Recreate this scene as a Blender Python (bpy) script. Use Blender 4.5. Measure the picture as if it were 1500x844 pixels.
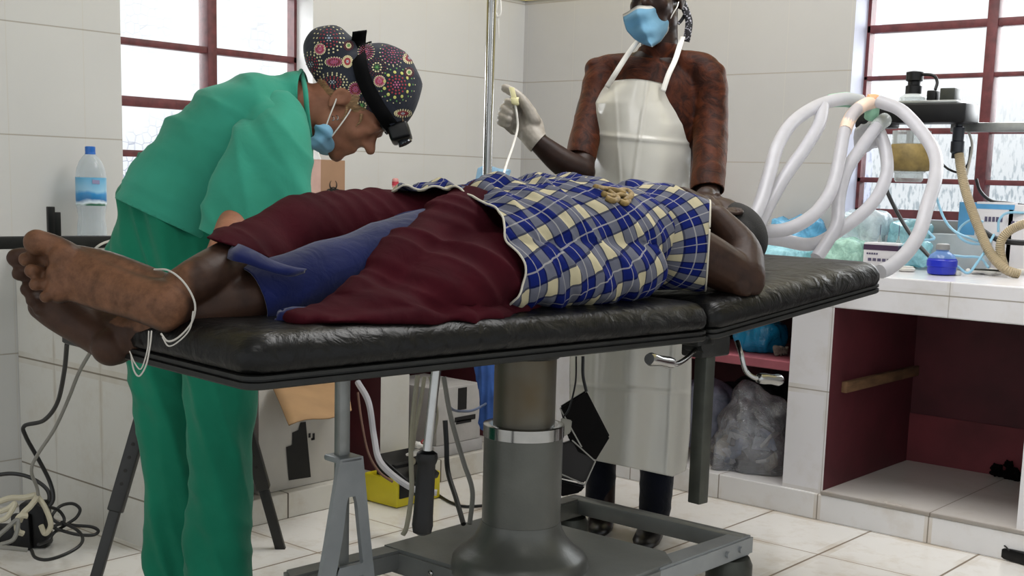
import bpy, bmesh, math, random
import numpy as np
from mathutils import Vector, Matrix, noise
from mathutils.bvhtree import BVHTree

# ------------------------------------------------------------------ scene, camera, light
scene = bpy.context.scene
for o in list(bpy.data.objects):
    bpy.data.objects.remove(o)
COL = scene.collection
R_ = math.radians
random.seed(7)

FPX, CXP, CYP = 1822.07, 750.0, 541.02
PITCH, ROLL, YAW = 0.150661, 0.0283216, -0.705946
EYE = Vector((0, 0, 1.024))
_fw = Vector((math.sin(YAW)*math.cos(PITCH), math.cos(YAW)*math.cos(PITCH), -math.sin(PITCH)))
_r0 = Vector((math.cos(YAW), -math.sin(YAW), 0))
_u0 = _r0.cross(_fw)
CAM_R = math.cos(ROLL)*_r0 + math.sin(ROLL)*_u0
CAM_U = -math.sin(ROLL)*_r0 + math.cos(ROLL)*_u0
CAM_F = _fw
cam_data = bpy.data.cameras.new('camera')
cam = bpy.data.objects.new('camera', cam_data)
COL.objects.link(cam)
cam_data.sensor_width = 36.0
cam_data.lens = FPX/1500*36
cam_data.shift_y = (CYP-422)/1500
cam_data.clip_start = 0.05
m3 = Matrix((CAM_R, CAM_U, -CAM_F)).transposed()
cam.matrix_world = Matrix.Translation(EYE) @ m3.to_4x4()
scene.camera = cam

scene.view_settings.view_transform = 'Standard'
scene.view_settings.look = 'None'
scene.view_settings.gamma = 1
scene.view_settings.use_curve_mapping = False
scene.view_settings.exposure = 0.5

world = bpy.data.worlds.new('overcast_sky')
scene.world = world
world.use_nodes = True
wnt = world.node_tree
wbg = wnt.nodes['Background']
wbg.inputs[0].default_value = (0.93, 0.97, 1.0, 1)
wbg.inputs[1].default_value = 0.86

def area_light(name, loc, target, sx, sy, power, col=(1, 1, 1)):
    d = bpy.data.lights.new(name, 'AREA')
    d.shape = 'RECTANGLE'; d.size = sx; d.size_y = sy; d.energy = power; d.color = col
    o = bpy.data.objects.new(name, d); COL.objects.link(o)
    o.location = loc
    o.rotation_euler = (Vector(target)-Vector(loc)).to_track_quat('-Z', 'Y').to_euler()
    return o
# daylight entering through the two windows, and a ceiling tube light
# unseen fluorescent ceiling panels of the room, and one added near the corner
area_light('unseen_overhead_light', (-1.45, 2.95, 2.70), (-1.45, 2.95, 0), 1.4, 1.0, 32, (1, .99, .985))
area_light('unseen_overhead_light', (-2.65, 3.25, 2.70), (-2.65, 3.25, 0), .9, .6, 8, (1, .99, .985))  # added light that brightens the walls towards the far corner
area_light('unseen_overhead_light', (-.6, .8, 2.70), (-.6, .8, 0), 1.2, .6, 10, (1, .99, .985))
area_light('window_daylight', (-4.6, 2.6, 1.9), (-2.4, 2.4, 0.9), 1.2, 1.4, 45, (0.95, 0.98, 1))
area_light('window_daylight', (-1.5, 5.3, 1.9), (-1.7, 3.0, 0.8), 1.4, 1.4, 60, (0.95, 0.98, 1))

# ------------------------------------------------------------------ placing helpers
def ray(px, py):
    return CAM_R*((px-CXP)/FPX) - CAM_U*((py-CYP)/FPX) + CAM_F
def onx(px, py, x): d = ray(px, py); return EYE + d*((x-EYE.x)/d.x)
def ony(px, py, y): d = ray(px, py); return EYE + d*((y-EYE.y)/d.y)
def onz(px, py, z): d = ray(px, py); return EYE + d*((z-EYE.z)/d.z)
def dep(px, py, D): return EYE + ray(px, py)*D
N0 = Vector((-1.485, 1.138, 0.70))                       # near foot corner of the table top
TA = Vector((0.0985, 0.9951, 0)).normalized()            # table axis, foot to head
TB = Vector((-TA.y, TA.x, 0))                            # across the table, away from the viewer
ZZ = Vector((0, 0, 1))
def tw(px, py, w):                                       # point on the upright plane w metres behind the near edge
    d = ray(px, py)
    return EYE + d*((w - (EYE-N0).dot(TB))/d.dot(TB))
def tab(s, w, z): return Vector((N0.x, N0.y, 0)) + TA*s + TB*w + ZZ*z

def px_of(c):                                            # photo pixel and depth of points (N x 3)
    d = c-np.array(EYE); w = d @ np.array(CAM_F)
    return CXP+FPX*(d @ np.array(CAM_R))/w, CYP-FPX*(d @ np.array(CAM_U))/w, w
# ------------------------------------------------------------------ materials
def hexc(h):
    h = h.lstrip('#'); v = [int(h[i:i+2], 16)/255 for i in (0, 2, 4)]
    return tuple(x/12.92 if x <= .04045 else ((x+.055)/1.055)**2.4 for x in v)
def newmat(name):
    m = bpy.data.materials.new(name); m.use_nodes = True
    nt = m.node_tree; b = nt.nodes['Principled BSDF']
    return m, nt, b
def nd(nt, t, **kw):
    n = nt.nodes.new(t)
    for k, v in kw.items():
        if k == 'ins':
            for a, x in v.items(): n.inputs[a].default_value = x
        else: setattr(n, k, v)
    return n
def mth(nt, op, a, b=None, c=None):
    n = nt.nodes.new('ShaderNodeMath'); n.operation = op
    for i, x in enumerate((a, b, c)):
        if x is None: continue
        if isinstance(x, (int, float)): n.inputs[i].default_value = x
        else: nt.links.new(x, n.inputs[i])
    return n.outputs[0]
def mixc(nt, f, a, b, mode='MIX'):
    n = nt.nodes.new('ShaderNodeMix'); n.data_type = 'RGBA'; n.blend_type = mode
    for i, x in ((0, f), (6, a), (7, b)):
        if isinstance(x, (int, float)): n.inputs[i].default_value = x
        elif isinstance(x, tuple): n.inputs[i].default_value = (*x[:3], 1)
        else: nt.links.new(x, n.inputs[i])
    return n.outputs[2]
def pos(nt, kind='Position'):
    if kind == 'Position': return nt.nodes.new('ShaderNodeNewGeometry').outputs['Position']
    return nt.nodes.new('ShaderNodeTexCoord').outputs[kind]
def sep(nt, v):
    n = nt.nodes.new('ShaderNodeSeparateXYZ'); nt.links.new(v, n.inputs[0]); return n.outputs
def noi(nt, vec, scale, detail=3, rough=.55, dist=0):
    n = nd(nt, 'ShaderNodeTexNoise', ins={'Scale': scale, 'Detail': detail, 'Roughness': rough, 'Distortion': dist})
    if vec is not None: nt.links.new(vec, n.inputs['Vector'])
    return n.outputs['Fac']
def ramp(nt, f, stops):
    n = nt.nodes.new('ShaderNodeValToRGB'); e = n.color_ramp.elements
    while len(e) < len(stops): e.new(0.5)
    for el, (p, c) in zip(e, stops):
        el.position = p; el.color = (c, c, c, 1) if isinstance(c, (int, float)) else (*c[:3], 1)
    nt.links.new(f, n.inputs[0]); return n.outputs[0]
def bump(nt, b, h, strength=.3, dist=.005):
    n = nd(nt, 'ShaderNodeBump', ins={'Strength': strength, 'Distance': dist})
    nt.links.new(h, n.inputs['Height']); nt.links.new(n.outputs[0], b.inputs['Normal'])
def M(name, col, rough=.6, metal=0., var=.12, vscale=14, bmp=0., bscale=60, bdist=.003, coat=0., sheen=0., spec=.5, col2=None, stretch=None):
    m, nt, b = newmat(name)
    c = hexc(col) if isinstance(col, str) else col
    v = pos(nt, 'Object')
    if stretch:
        mp = nd(nt, 'ShaderNodeMapping'); mp.inputs['Scale'].default_value = stretch
        nt.links.new(v, mp.inputs[0]); v = mp.outputs[0]
    n = noi(nt, v, vscale)
    c2 = hexc(col2) if col2 else tuple(x*(1-var*2) for x in c)
    c1 = c if col2 else tuple(min(1, x*(1+var)) for x in c)
    nt.links.new(mixc(nt, ramp(nt, n, [(.3, 0.), (.7, 1.)]), c1, c2), b.inputs['Base Color'])
    b.inputs['Roughness'].default_value = rough; b.inputs['Metallic'].default_value = metal
    b.inputs['Coat Weight'].default_value = coat; b.inputs['Sheen Weight'].default_value = sheen
    b.inputs['Specular IOR Level'].default_value = spec
    if bmp: bump(nt, b, noi(nt, v, bscale, 4), bmp, bdist)
    return m
def film(name, col, alpha=.35, rough=.15, bmp=.6, bscale=25):
    """thin see-through plastic: part glossy skin, part clear"""
    m, nt, b = newmat(name)
    c = hexc(col)
    b.inputs['Base Color'].default_value = (*c, 1); b.inputs['Roughness'].default_value = rough
    b.inputs['Specular IOR Level'].default_value = .6
    v = pos(nt, 'Object'); h = noi(nt, v, bscale, 4, .6, .6)
    if bmp: bump(nt, b, h, bmp, .01)
    tr = nd(nt, 'ShaderNodeBsdfTransparent'); tr.inputs[0].default_value = (*[min(1, .25+x*.8) for x in c], 1)
    mx = nt.nodes.new('ShaderNodeMixShader')
    nt.links.new(mth(nt, 'MULTIPLY_ADD', ramp(nt, h, [(.35, 0.), (.65, 1.)]), alpha*.6, alpha*.7), mx.inputs[0])
    nt.links.new(tr.outputs[0], mx.inputs[1]); nt.links.new(b.outputs[0], mx.inputs[2])
    nt.links.new(mx.outputs[0], nt.nodes['Material Output'].inputs[0])
    return m
def clearfilm(name, col, body=.14, shine=.30):
    """crumpled clear film: mostly see-through, a little haze, sharp glints"""
    m, nt, b = newmat(name); v = pos(nt, 'Object')
    h = noi(nt, v, 16, 4, .65, .8)
    bp = nd(nt, 'ShaderNodeBump', ins={'Strength': 1., 'Distance': .02}); nt.links.new(h, bp.inputs['Height'])
    tr = nd(nt, 'ShaderNodeBsdfTransparent'); tr.inputs[0].default_value = (.93, .94, .96, 1)
    df = nd(nt, 'ShaderNodeBsdfDiffuse'); df.inputs[0].default_value = (*hexc(col), 1)
    gl = nd(nt, 'ShaderNodeBsdfGlossy'); gl.inputs['Roughness'].default_value = .12; nt.links.new(bp.outputs[0], gl.inputs['Normal'])
    m1 = nt.nodes.new('ShaderNodeMixShader'); m2 = nt.nodes.new('ShaderNodeMixShader')
    nt.links.new(mth(nt, 'MULTIPLY', ramp(nt, h, [(.40, .3), (.66, 1.)]), body*2), m1.inputs[0])
    nt.links.new(tr.outputs[0], m1.inputs[1]); nt.links.new(df.outputs[0], m1.inputs[2])
    fr = nd(nt, 'ShaderNodeFresnel', ins={'IOR': 1.5}); nt.links.new(bp.outputs[0], fr.inputs['Normal'])
    nt.links.new(mth(nt, 'MULTIPLY_ADD', fr.outputs[0], .8, shine*.2), m2.inputs[0])
    nt.links.new(m1.outputs[0], m2.inputs[1]); nt.links.new(gl.outputs[0], m2.inputs[2])
    nt.links.new(m2.outputs[0], nt.nodes['Material Output'].inputs[0]); return m
def grid(nt, u, v, u0, du, v0, dv, lu, lv):
    """1 on the joints of a straight tile grid"""
    def line(c, o, d, w):
        f = mth(nt, 'FRACT', mth(nt, 'DIVIDE', mth(nt, 'SUBTRACT', c, o), d))
        e = mth(nt, 'ABSOLUTE', mth(nt, 'SUBTRACT', f, .5))
        return mth(nt, 'GREATER_THAN', e, .5-w/d/2)
    return line(u, u0, du, lu), line(v, v0, dv, lv)
def tile_mat(name, col, joint_u, joint_v, u, v, u0, du, v0, dv, lu=.003, lv=.004, rough=.22, dirt=None, dirt_amt=.35, axis_top=False):
    m, nt, b = newmat(name)
    p = pos(nt); s = sep(nt, p)
    gu, gv = grid(nt, s[u], s[v], u0, du, v0, dv, lu, lv)
    c = hexc(col)
    n1 = noi(nt, p, 1.7, 4)
    n2 = noi(nt, p, 9, 5, .7)
    base = mixc(nt, ramp(nt, n1, [(.3, 0.), (.75, 1.)]), c, tuple(x*.93 for x in c))
    if dirt:
        base = mixc(nt, mth(nt, 'MULTIPLY', ramp(nt, n2, [(.5, 0.), (.8, 1.)]), dirt_amt), base, hexc(dirt))
    if dirt:                                   # grime hugging the joints
        hu, hv = grid(nt, s[u], s[v], u0, du, v0, dv, lu*6, lv*7)
        near = mth(nt, 'MULTIPLY', mth(nt, 'MAXIMUM', hu, hv), ramp(nt, noi(nt, p, 5, 3), [(.45, 0.), (.75, .5)]))
        base = mixc(nt, near, base, hexc(dirt))
    base = mixc(nt, mth(nt, 'MULTIPLY', gu, joint_u[1]), base, hexc(joint_u[0]))
    base = mixc(nt, mth(nt, 'MULTIPLY', gv, joint_v[1]), base, hexc(joint_v[0]))
    nt.links.new(base, b.inputs['Base Color'])
    j = mth(nt, 'MAXIMUM', gu, gv)
    nt.links.new(mth(nt, 'MULTIPLY_ADD', j, .5, mth(nt, 'MULTIPLY_ADD', n2, .12, rough-.06)), b.inputs['Roughness'])
    bump(nt, b, mth(nt, 'SUBTRACT', mth(nt, 'MULTIPLY', noi(nt, p, 2.5, 2), .15), j), .25, .002)
    return m

# ------------------------------------------------------------------ mesh helpers
def finish(name, bm, mats, parent=None, smooth=True, angle=40):
    me = bpy.data.meshes.new(name)
    bmesh.ops.recalc_face_normals(bm, faces=bm.faces)
    bm.to_mesh(me); bm.free()
    return link(name, me, mats, parent, smooth, angle)
def link(name, me, mats, parent=None, smooth=True, angle=40):
    me.name = name
    for m in (mats if isinstance(mats, (list, tuple)) else [mats]): me.materials.append(m)
    if smooth:
        me.polygons.foreach_set('use_smooth', [True]*len(me.polygons))
        if angle and angle < 180: me.set_sharp_from_angle(angle=R_(angle))
    o = bpy.data.objects.new(name, me); COL.objects.link(o)
    if parent is not None:
        o.parent = parent
        o.matrix_parent_inverse = parent_inv(parent)
    return o
def parent_inv(p):
    m = Matrix.Identity(4); q = p
    chain = []
    while q is not None: chain.append(q); q = q.parent
    for q in reversed(chain):
        m = m @ q.matrix_parent_inverse @ Matrix.LocRotScale(q.location, q.rotation_euler, q.scale)
    return m.inverted()
def tag(o, label=None, cat=None, group=None, kind=None):
    if label: o['label'] = label
    if cat: o['category'] = cat
    if group: o['group'] = group
    if kind: o['kind'] = kind
    return o
def thing(name, label, cat, loc=(0, 0, 0), group=None):
    o = bpy.data.objects.new(name, None); COL.objects.link(o)
    o.location = loc; o.empty_display_size = .05
    return tag(o, label, cat, group)
def setmat(faces, mi):
    for f in faces: f.material_index = mi
def box(bm, lo, hi, bev=0, seg=2, mi=0, mtx=None):
    r = bmesh.ops.create_cube(bm, size=1)
    vs = r['verts']
    lo, hi = Vector(lo), Vector(hi)
    for v in vs:
        v.co = Vector((lo[i] + (v.co[i]+.5)*(hi[i]-lo[i]) for i in range(3)))
    fs = list({f for v in vs for f in v.link_faces}); setmat(fs, mi)
    if bev:
        es = list({e for v in vs for e in v.link_edges})
        g = bmesh.ops.bevel(bm, geom=es, offset=bev, segments=seg, affect='EDGES', profile=.5)
        vs = list({v for f in g['faces'] for v in f.verts} | {v for v in vs if v.is_valid})
        fs2 = {f for v in vs for f in v.link_faces}; setmat(fs2, mi)
    if mtx is not None:
        for v in vs: v.co = mtx @ v.co
    return vs
def axes(o, x, y, z=None):
    x = Vector(x).normalized(); y = Vector(y).normalized()
    z = x.cross(y).normalized() if z is None else Vector(z).normalized()
    m = Matrix((x, y, z)).transposed().to_4x4(); m.translation = Vector(o); return m
def frame_along(d, up=(0, 0, 1)):
    d = Vector(d).normalized(); up = Vector(up)
    if abs(d.dot(up)) > .97: up = Vector((1, 0, 0)) if abs(d.x) < .9 else Vector((0, 1, 0))
    a = up.cross(d).normalized(); b = d.cross(a).normalized()
    return a, b, d
def rings(bm, rs, cap=True, mi=0, closed=False):
    """skin a list of equal-length point rings"""
    vr = [[bm.verts.new(p) for p in r] for r in rs]
    n = len(vr[0]); fs = []
    for i in range(len(vr)-(0 if closed else 1)):
        a, b = vr[i], vr[(i+1) % len(vr)]
        for k in range(n):
            fs.append(bm.faces.new((a[k], a[(k+1) % n], b[(k+1) % n], b[k])))
    if cap and not closed:
        fs.append(bm.faces.new(list(reversed(vr[0])))); fs.append(bm.faces.new(vr[-1]))
    setmat(fs, mi); return vr
def spline(pts, n=8):
    """Catmull-Rom through the points"""
    P = [Vector(p) for p in pts]
    if len(P) < 3: return P
    Q = [P[0]*2-P[1]] + P + [P[-1]*2-P[-2]]
    out = []
    for i in range(1, len(Q)-2):
        a, b, c, d = Q[i-1:i+3]
        for k in range(n):
            t = k/n
            out.append(.5*((2*b)+(c-a)*t+(2*a-5*b+4*c-d)*t*t+(3*b-a-3*c+d)*t**3))
    out.append(P[-1]); return out
def tube(bm, pts, r, seg=10, n=8, cap=True, mi=0, smooth=True):
    """round tube along a curve; r a number or a list (per control point)"""
    P = spline(pts, n) if smooth else [Vector(p) for p in pts]
    if not isinstance(r, (int, float)):
        rr = spline([(x, 0, 0) for x in r], n) if smooth else [Vector((x, 0, 0)) for x in r]
        rad = [max(1e-4, x.x) for x in rr]
    else: rad = [r]*len(P)
    T = [(P[min(i+1, len(P)-1)]-P[max(i-1, 0)]).normalized() for i in range(len(P))]
    a, b, _ = frame_along(T[0])
    rs = []
    for p, t, q in zip(P, T, rad):
        a = (a - t*a.dot(t)).normalized(); b = t.cross(a)
        rs.append([p + (a*math.cos(2*math.pi*k/seg) + b*math.sin(2*math.pi*k/seg))*q for k in range(seg)])
    return rings(bm, rs, cap, mi)
def cyl(bm, p0, p1, r0, r1=None, seg=24, mi=0, cap=True):
    p0, p1 = Vector(p0), Vector(p1)
    a, b, d = frame_along(p1-p0); r1 = r0 if r1 is None else r1
    return rings(bm, [[p + (a*math.cos(2*math.pi*k/seg)+b*math.sin(2*math.pi*k/seg))*r for k in range(seg)] for p, r in ((p0, r0), (p1, r1))], cap, mi)
def lathe(bm, base, prof, seg=32, axis=(0, 0, 1), mi=0, cap=True):
    a, b, d = frame_along(axis); base = Vector(base)
    return rings(bm, [[base + d*h + (a*math.cos(2*math.pi*k/seg)+b*math.sin(2*math.pi*k/seg))*max(r, 1e-4) for k in range(seg)] for r, h in prof], cap, mi)
def prism(bm, poly, mtx, h, bev=0, mi=0):
    """extrude a 2-D outline by h along the frame's z"""
    vs = [bm.verts.new(mtx @ Vector((x, y, 0))) for x, y in poly]
    ws = [bm.verts.new(mtx @ Vector((x, y, h))) for x, y in poly]
    n = len(vs)
    fs = [bm.faces.new(list(reversed(vs))), bm.faces.new(ws)]
    for k in range(n): fs.append(bm.faces.new((vs[k], vs[(k+1) % n], ws[(k+1) % n], ws[k])))
    setmat(fs, mi)
    if bev:
        es = list({e for f in fs[:2] for e in f.edges})
        bmesh.ops.bevel(bm, geom=es, offset=bev, segments=2, affect='EDGES')
    return vs+ws
def ball(bm, c, r, sub=3, mtx=None, mi=0):
    g = bmesh.ops.create_icosphere(bm, subdivisions=sub, radius=1)
    r = Vector((r, r, r)) if isinstance(r, (int, float)) else Vector(r)
    c = Vector(c)
    for v in g['verts']:
        q = Vector((v.co.x*r.x, v.co.y*r.y, v.co.z*r.z))
        v.co = (mtx.to_3x3() @ q if mtx is not None else q) + c
    setmat({f for v in g['verts'] for f in v.link_faces}, mi)
    return g['verts']
def limb(bm, pts, radii, up=(0, 0, 1), seg=18, n=6):
    """tapered limb with rounded ends; radii: number or (across, along up)"""
    P = spline(pts, n)
    rr = [(r, r) if isinstance(r, (int, float)) else r for r in radii]
    Q = spline([(a, b, 0) for a, b in rr], n)
    T = [(P[min(i+1, len(P)-1)]-P[max(i-1, 0)]).normalized() for i in range(len(P))]
    up = Vector(up); rs = []
    def ring(p, t, ra, rb):
        a = up.cross(t)
        a = a.normalized() if a.length > .05 else frame_along(t)[0]
        b = t.cross(a).normalized()
        return [p + a*math.cos(2*math.pi*k/seg)*ra + b*math.sin(2*math.pi*k/seg)*rb for k in range(seg)]
    r0 = min(Q[0].x, Q[0].y)
    for k in (4, 3, 2, 1):
        ang = k/4.4*math.pi/2
        rs.append(ring(P[0]-T[0]*r0*math.sin(ang), T[0], Q[0].x*math.cos(ang), Q[0].y*math.cos(ang)))
    for p, t, q in zip(P, T, Q): rs.append(ring(p, t, q.x, q.y))
    r1 = min(Q[-1].x, Q[-1].y)
    for k in (1, 2, 3, 4):
        ang = k/4.4*math.pi/2
        rs.append(ring(P[-1]+T[-1]*r1*math.sin(ang), T[-1], Q[-1].x*math.cos(ang), Q[-1].y*math.cos(ang)))
    return rings(bm, rs)
def fuse(bm, voxel=.006, smooth=4, factor=.5):
    """union overlapping closed shells into one continuous smooth mesh"""
    bmesh.ops.recalc_face_normals(bm, faces=bm.faces)
    me = bpy.data.meshes.new('tmp'); bm.to_mesh(me); bm.free()
    o = bpy.data.objects.new('tmp', me); COL.objects.link(o)
    md = o.modifiers.new('r', 'REMESH'); md.mode = 'VOXEL'; md.voxel_size = voxel; md.adaptivity = 0
    if smooth:
        sm = o.modifiers.new('s', 'SMOOTH'); sm.iterations = smooth; sm.factor = factor
    dg = bpy.context.evaluated_depsgraph_get(); dg.update()
    me2 = bpy.data.meshes.new_from_object(o.evaluated_get(dg), preserve_all_data_layers=False, depsgraph=dg)
    bpy.data.objects.remove(o); bpy.data.meshes.remove(me)
    return me2
def coords(me):
    a = np.empty(len(me.vertices)*3, np.float64); me.vertices.foreach_get('co', a); return a.reshape(-1, 3)
def normals(me):
    a = np.empty(len(me.vertices)*3, np.float32); me.vertices.foreach_get('normal', a); return a.reshape(-1, 3).astype(float)
def setco(me, c):
    me.vertices.foreach_set('co', np.ascontiguousarray(c, dtype=np.float32).ravel()); me.update()
def displace(me, fn):
    """fn(co Nx3, no Nx3) -> height N"""
    c = coords(me); n = normals(me); setco(me, c + n*fn(c, n)[:, None])
def vnoise(c, s, seed=0.):
    return np.array([noise.noise(Vector((p[0]*s+seed, p[1]*s-seed, p[2]*s+2*seed))) for p in c])
def cutoff(me, p, n, rad=None):
    """trim a garment with a plane: removes what lies on the side n points to (within rad of p)"""
    bm = bmesh.new(); bm.from_mesh(me); p, n = Vector(p), Vector(n).normalized()
    fs = [f for f in bm.faces if rad is None or (f.calc_center_median()-p).length < rad]
    geom = fs + list({e for f in fs for e in f.edges}) + list({v for f in fs for v in f.verts})
    bmesh.ops.bisect_plane(bm, geom=geom, plane_co=p, plane_no=n, dist=1e-6)
    kill = [f for f in bm.faces if (f.calc_center_median()-p).dot(n) > 0 and (rad is None or (f.calc_center_median()-p).length < rad*1.02)]
    bmesh.ops.delete(bm, geom=kill, context='FACES')
    bm.to_mesh(me); bm.free(); me.update(); return me
def thicken(me, t=.003):
    """give an open garment shell a second, inner skin joined along its edges"""
    bm = bmesh.new(); bm.from_mesh(me)
    bmesh.ops.recalc_face_normals(bm, faces=bm.faces); bm.normal_update()
    vs, fs = list(bm.verts), list(bm.faces)
    rim = [(e.verts[0], e.verts[1]) for e in bm.edges if len(e.link_faces) == 1]
    lay = [l for l in bm.verts.layers.float_vector.values()]
    cp = {}
    for v in vs:
        w = bm.verts.new(v.co - v.normal*t)
        for l in lay: w[l] = v[l]
        cp[v] = w
    for f in fs: bm.faces.new([cp[v] for v in reversed(f.verts)])
    for a, b in rim: bm.faces.new((a, b, cp[b], cp[a]))
    bmesh.ops.recalc_face_normals(bm, faces=bm.faces)
    bm.to_mesh(me); bm.free(); me.update(); return me
# ------------------------------------------------------------------ room shell
XW, YW, XC, YC = -3.552, 4.185, -2.857, 3.52             # wall planes and counter fronts
ZC1, ZC2 = 0.80, 0.772                                   # counter heights
m_floor = tile_mat('floor_tiles', '#e6e3de', ('#6b5a45', .9), ('#7a6a55', .8), 0, 1, -1.541, .3297, 3.502, .333, .007, .006, .16, '#b39d7c', .45)
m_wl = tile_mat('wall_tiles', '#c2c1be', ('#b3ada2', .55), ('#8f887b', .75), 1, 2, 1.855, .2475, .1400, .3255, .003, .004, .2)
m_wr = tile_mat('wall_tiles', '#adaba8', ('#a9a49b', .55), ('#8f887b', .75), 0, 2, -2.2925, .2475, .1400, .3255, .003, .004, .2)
m_end = tile_mat('counter_tiles', '#cbc9c2', ('#958d80', .7), ('#6f6658', .9), 0, 2, -3.0965, .2475, .1305, .3255, .003, .005, .22, '#a8977c', .3)
m_front = tile_mat('counter_tiles', '#dad8da', ('#857d70', .6), ('#857d70', .8), 0, 2, -1.3615, .357, .405, .3255, .003, .004, .2, '#b0a48e', .25)
m_front1 = tile_mat('counter_tiles', '#cbc9c2', ('#857d70', .6), ('#857d70', .8), 1, 2, 2.26, .33, .405, .3255, .003, .004, .2, '#b0a48e', .3)
m_plinth2 = tile_mat('plinth_tiles', '#dddbda', ('#7d7366', .9), ('#7d7366', .0), 0, 2, -1.365, .3565, -5, 20, .004, .004, .22, '#b09a78', .3)
m_plinth1 = tile_mat('plinth_tiles', '#cbc8bf', ('#4d4438', .95), ('#7d7366', .0), 1, 2, 2.333, .33, -5, 20, .006, .004, .22, '#a8977c', .45)
m_top = tile_mat('worktop_tiles', '#d6d6d2', ('#8d867a', .6), ('#8d867a', .6), 0, 1, -1.3615, .357, 3.52, .33, .003, .003, .2)
m_yellow = M('yellow_wall_paint', '#d9cb94', .7, var=.05, vscale=4)
m_ceil = M('ceiling_paint', '#d8d6cf', .85, var=.04, vscale=3)
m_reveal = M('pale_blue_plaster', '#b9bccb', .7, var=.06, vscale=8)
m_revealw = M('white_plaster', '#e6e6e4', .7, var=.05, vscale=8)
m_red = M('maroon_paint', '#5b222a', .62, var=.22, vscale=6, bmp=.2, bscale=30, col2='#46191f')
m_redlow = M('red_paint', '#742e35', .6, var=.15, vscale=5)
m_frame = M('oxide_red_steel', '#5e2a2c', .55, var=.2, vscale=30, bmp=.15, bscale=90)
m_conc = M('worn_wood', '#6e5136', .75, var=.2, vscale=12, stretch=(4, 1, 4))

bm = bmesh.new()
box(bm, (-3.95, -1.6, -.1), (2.2, 4.6, 0))
tag(finish('floor', bm, m_floor), 'glossy cream square floor tiles with dark joints', 'floor', kind='structure')
bm = bmesh.new(); box(bm, (-3.95, -1.6, 2.75), (2.2, 4.6, 2.85))
tag(finish('ceiling', bm, m_ceil), 'pale ceiling over the operating room', 'ceiling', kind='structure')
ZT = 1.782
# left wall with its window opening
LY0, LY1, LZ0, LZ1 = 2.232, 3.012, .86, 1.76
def wall_parts(u0, u1, w0, w1, z0, z1, ztop):
    return [((u0, 0), (w0, ztop)), ((w1, 0), (u1, ztop)), ((w0, 0), (w1, z0)), ((w0, z1), (w1, ztop))]
bm = bmesh.new()
for (a, z0), (b, z1) in wall_parts(-1.6, YW, LY0, LY1, LZ0, LZ1, ZT):
    box(bm, (XW-.22, a, z0), (XW, b, z1))
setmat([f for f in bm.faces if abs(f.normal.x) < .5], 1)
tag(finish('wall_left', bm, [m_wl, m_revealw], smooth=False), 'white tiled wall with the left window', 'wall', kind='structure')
RX0, RX1, RZ0, RZ1 = -2.032, -1.05, .93, 1.76
bm = bmesh.new()
for (a, z0), (b, z1) in wall_parts(XW-.22, 2.2, RX0, RX1, RZ0, RZ1, ZT):
    box(bm, (a, YW, z0), (b, YW+.22, z1))
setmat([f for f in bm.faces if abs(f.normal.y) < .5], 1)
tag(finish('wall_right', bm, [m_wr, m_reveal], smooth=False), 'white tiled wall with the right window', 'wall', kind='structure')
bm = bmesh.new(); box(bm, (XW-.22, -1.6, ZT), (XW+.012, YW, 2.75))
tag(finish('trim_1', bm, m_yellow, smooth=False), 'pale yellow painted wall band above the left tiles', 'wall band', kind='structure')
bm = bmesh.new(); box(bm, (XW-.22, YW-.012, ZT), (2.2, YW+.22, 2.75))
tag(finish('trim_2', bm, m_yellow, smooth=False), 'pale yellow painted wall band above the right tiles', 'wall band', kind='structure')

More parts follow.
